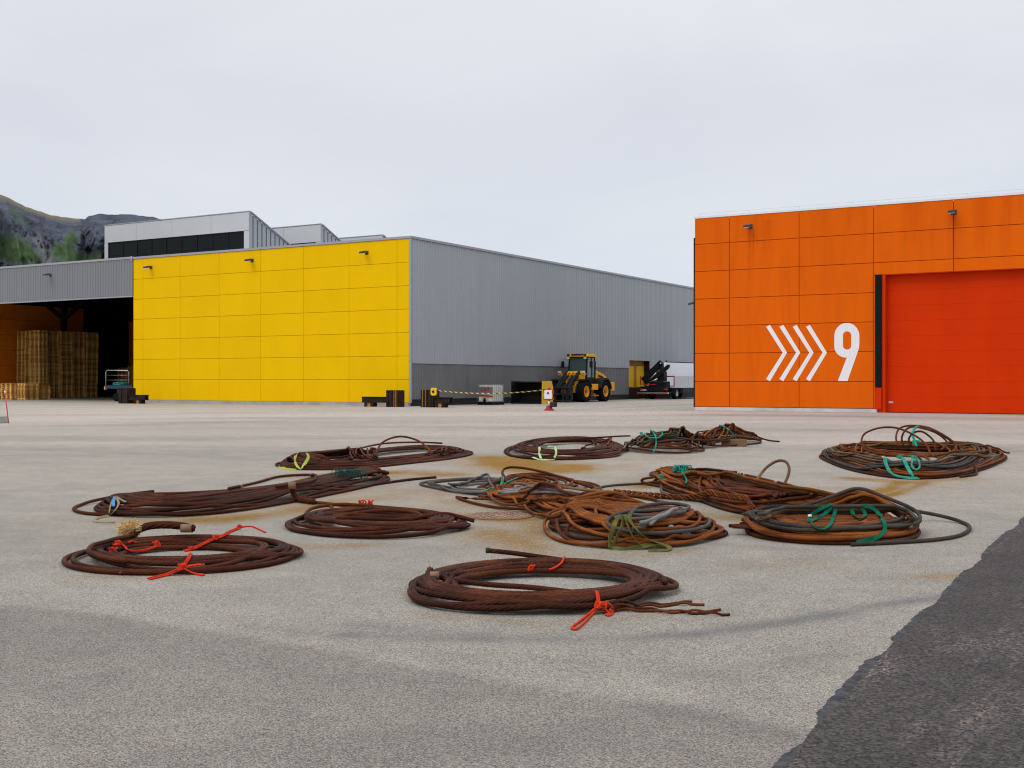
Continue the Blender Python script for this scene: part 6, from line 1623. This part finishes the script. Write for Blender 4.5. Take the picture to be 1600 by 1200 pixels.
# ================================================================== pallets
def pallet_mesh(mb=None, o=(0, 0, 0), a=0.0):
    mb = mb or MB(); s0 = mb.n
    L, Wd_, Hh = 1.2, 0.8, 0.15
    for k in range(5):
        y = -0.4 + 0.0725 + k * 0.16375; mb.box(-0.6, 0.6, y - 0.05, y + 0.05, 0.126, 0.148)
    for k in (-1, 0, 1):
        x = k * 0.5275; mb.box(x - 0.0725, x + 0.0725, -0.4, 0.4, 0.102, 0.1255)
        for j in (-1, 0, 1): mb.box(x - 0.0725, x + 0.0725, j * 0.35 - 0.05, j * 0.35 + 0.05, 0.022, 0.1015)
    for j in (-1, 0, 1): mb.box(-0.6, 0.6, j * 0.35 - 0.05, j * 0.35 + 0.05, 0.0, 0.0215)
    if a or o != (0, 0, 0):
        c, s = math.cos(a), math.sin(a)
        mb.v[s0:] = [(o[0] + x * c - y * s, o[1] + x * s + y * c, o[2] + z) for x, y, z in mb.v[s0:]]
    return mb
P0 = pallet_mesh().obj('pallet', M['wood'])
PH = 0.15
ORD = ['bottom', 'second', 'third', 'fourth', 'fifth', 'sixth', 'seventh', 'eighth', 'ninth', 'tenth', 'eleventh', 'twelfth', 'thirteenth', 'fourteenth', 'fifteenth', 'sixteenth', 'seventeenth', 'eighteenth', 'nineteenth', 'twentieth',
       'twenty-first', 'twenty-second', 'twenty-third', 'twenty-fourth', 'twenty-fifth', 'twenty-sixth', 'twenty-seventh', 'twenty-eighth', 'twenty-ninth', 'thirtieth', 'thirty-first', 'thirty-second', 'thirty-third', 'thirty-fourth', 'thirty-fifth', 'thirty-sixth', 'thirty-seventh', 'thirty-eighth']
first = [True]
def stack(X, Y, n, a, where, seed, lean=0.0):
    g = np.random.default_rng(seed); ox = oy = 0.0
    for k in range(n):
        if k in (8, 19, 27): ox += g.uniform(-0.06, 0.06); oy += g.uniform(-0.06, 0.06)
        if first[0]: o = P0; first[0] = False
        else: o = P0.copy(); COL.objects.link(o)
        o.location = (X + ox + lean * k + g.uniform(-0.018, 0.018), Y + oy + g.uniform(-0.018, 0.018), k * PH + 0.002)
        o.rotation_euler = (0, 0, a + g.uniform(-0.012, 0.012))
        pos = 'topmost' if k == n - 1 else ORD[k] + ' from the ground' if k else 'bottom'
        tag(o, f'wooden pallet, {pos} in the {where}', 'pallet', 'wooden pallets stacked in the shed')
PX, PY = at(62, 621.8); PX -= 1.35
NS = 37
H2 = math.pi / 2
stack(PX + 0.62, PY + 0.42, NS, 0, 'tall stack nearest the opening', 1)
stack(PX + 0.50, PY + 1.75, NS, H2, 'tall stack behind the nearest one', 2)
stack(PX + 0.55, PY + 3.00, NS, H2, 'third tall stack back from the opening', 3)
stack(PX + 0.50, PY + 4.26, NS, H2, 'fourth tall stack back from the opening', 4)
stack(PX + 0.55, PY + 5.52, NS, H2, 'farthest tall stack on the right', 5)
stack(PX - 0.62, PY + 0.85, NS, 0, 'tall stack left of the nearest one', 6)
stack(PX - 1.86, PY + 1.10, NS, 0, 'tall stack by the orange inside wall', 7)
lx_, ly_ = at(17, 625.0)
stack(lx_ - 0.60, ly_ + 0.42, 8, 0, 'low front stack at the far left', 8)
stack(lx_ + 0.46, ly_ + 1.10, 8, H2, 'low stack behind the far left one', 9)
lx2, ly2 = at(52, 624.2)
stack(lx2 + 0.2, ly2 + 0.45, 7, H2, 'low stack in front of the tall stacks', 10)
# dim stacks deep inside on the right: beyond the three hundred, one object
mb = MB(); g = np.random.default_rng(9)
for px, py, n, ln in ((152, 618.5, 13, 0), (168, 618.5, 28, 0.035), (181, 618.2, 25, 0.045), (196, 619.5, 17, 0.02), (212, 619.5, 18, 0.0), (165, 616.0, 34, 0.0)):
    x, y = at(px, py)
    for k in range(n): pallet_mesh(mb, (x + ln * max(0, k - 12) + g.uniform(-0.015, 0.015), y + g.uniform(-0.015, 0.015), k * PH + 0.002), g.uniform(-0.02, 0.02) + 0.0001)
so_ = mb.obj('stacked_pallets', M['wood']); tag(so_, 'dim pallet stacks leaning deep inside the shed behind the blue trailer', 'pallets', None, 'stuff')
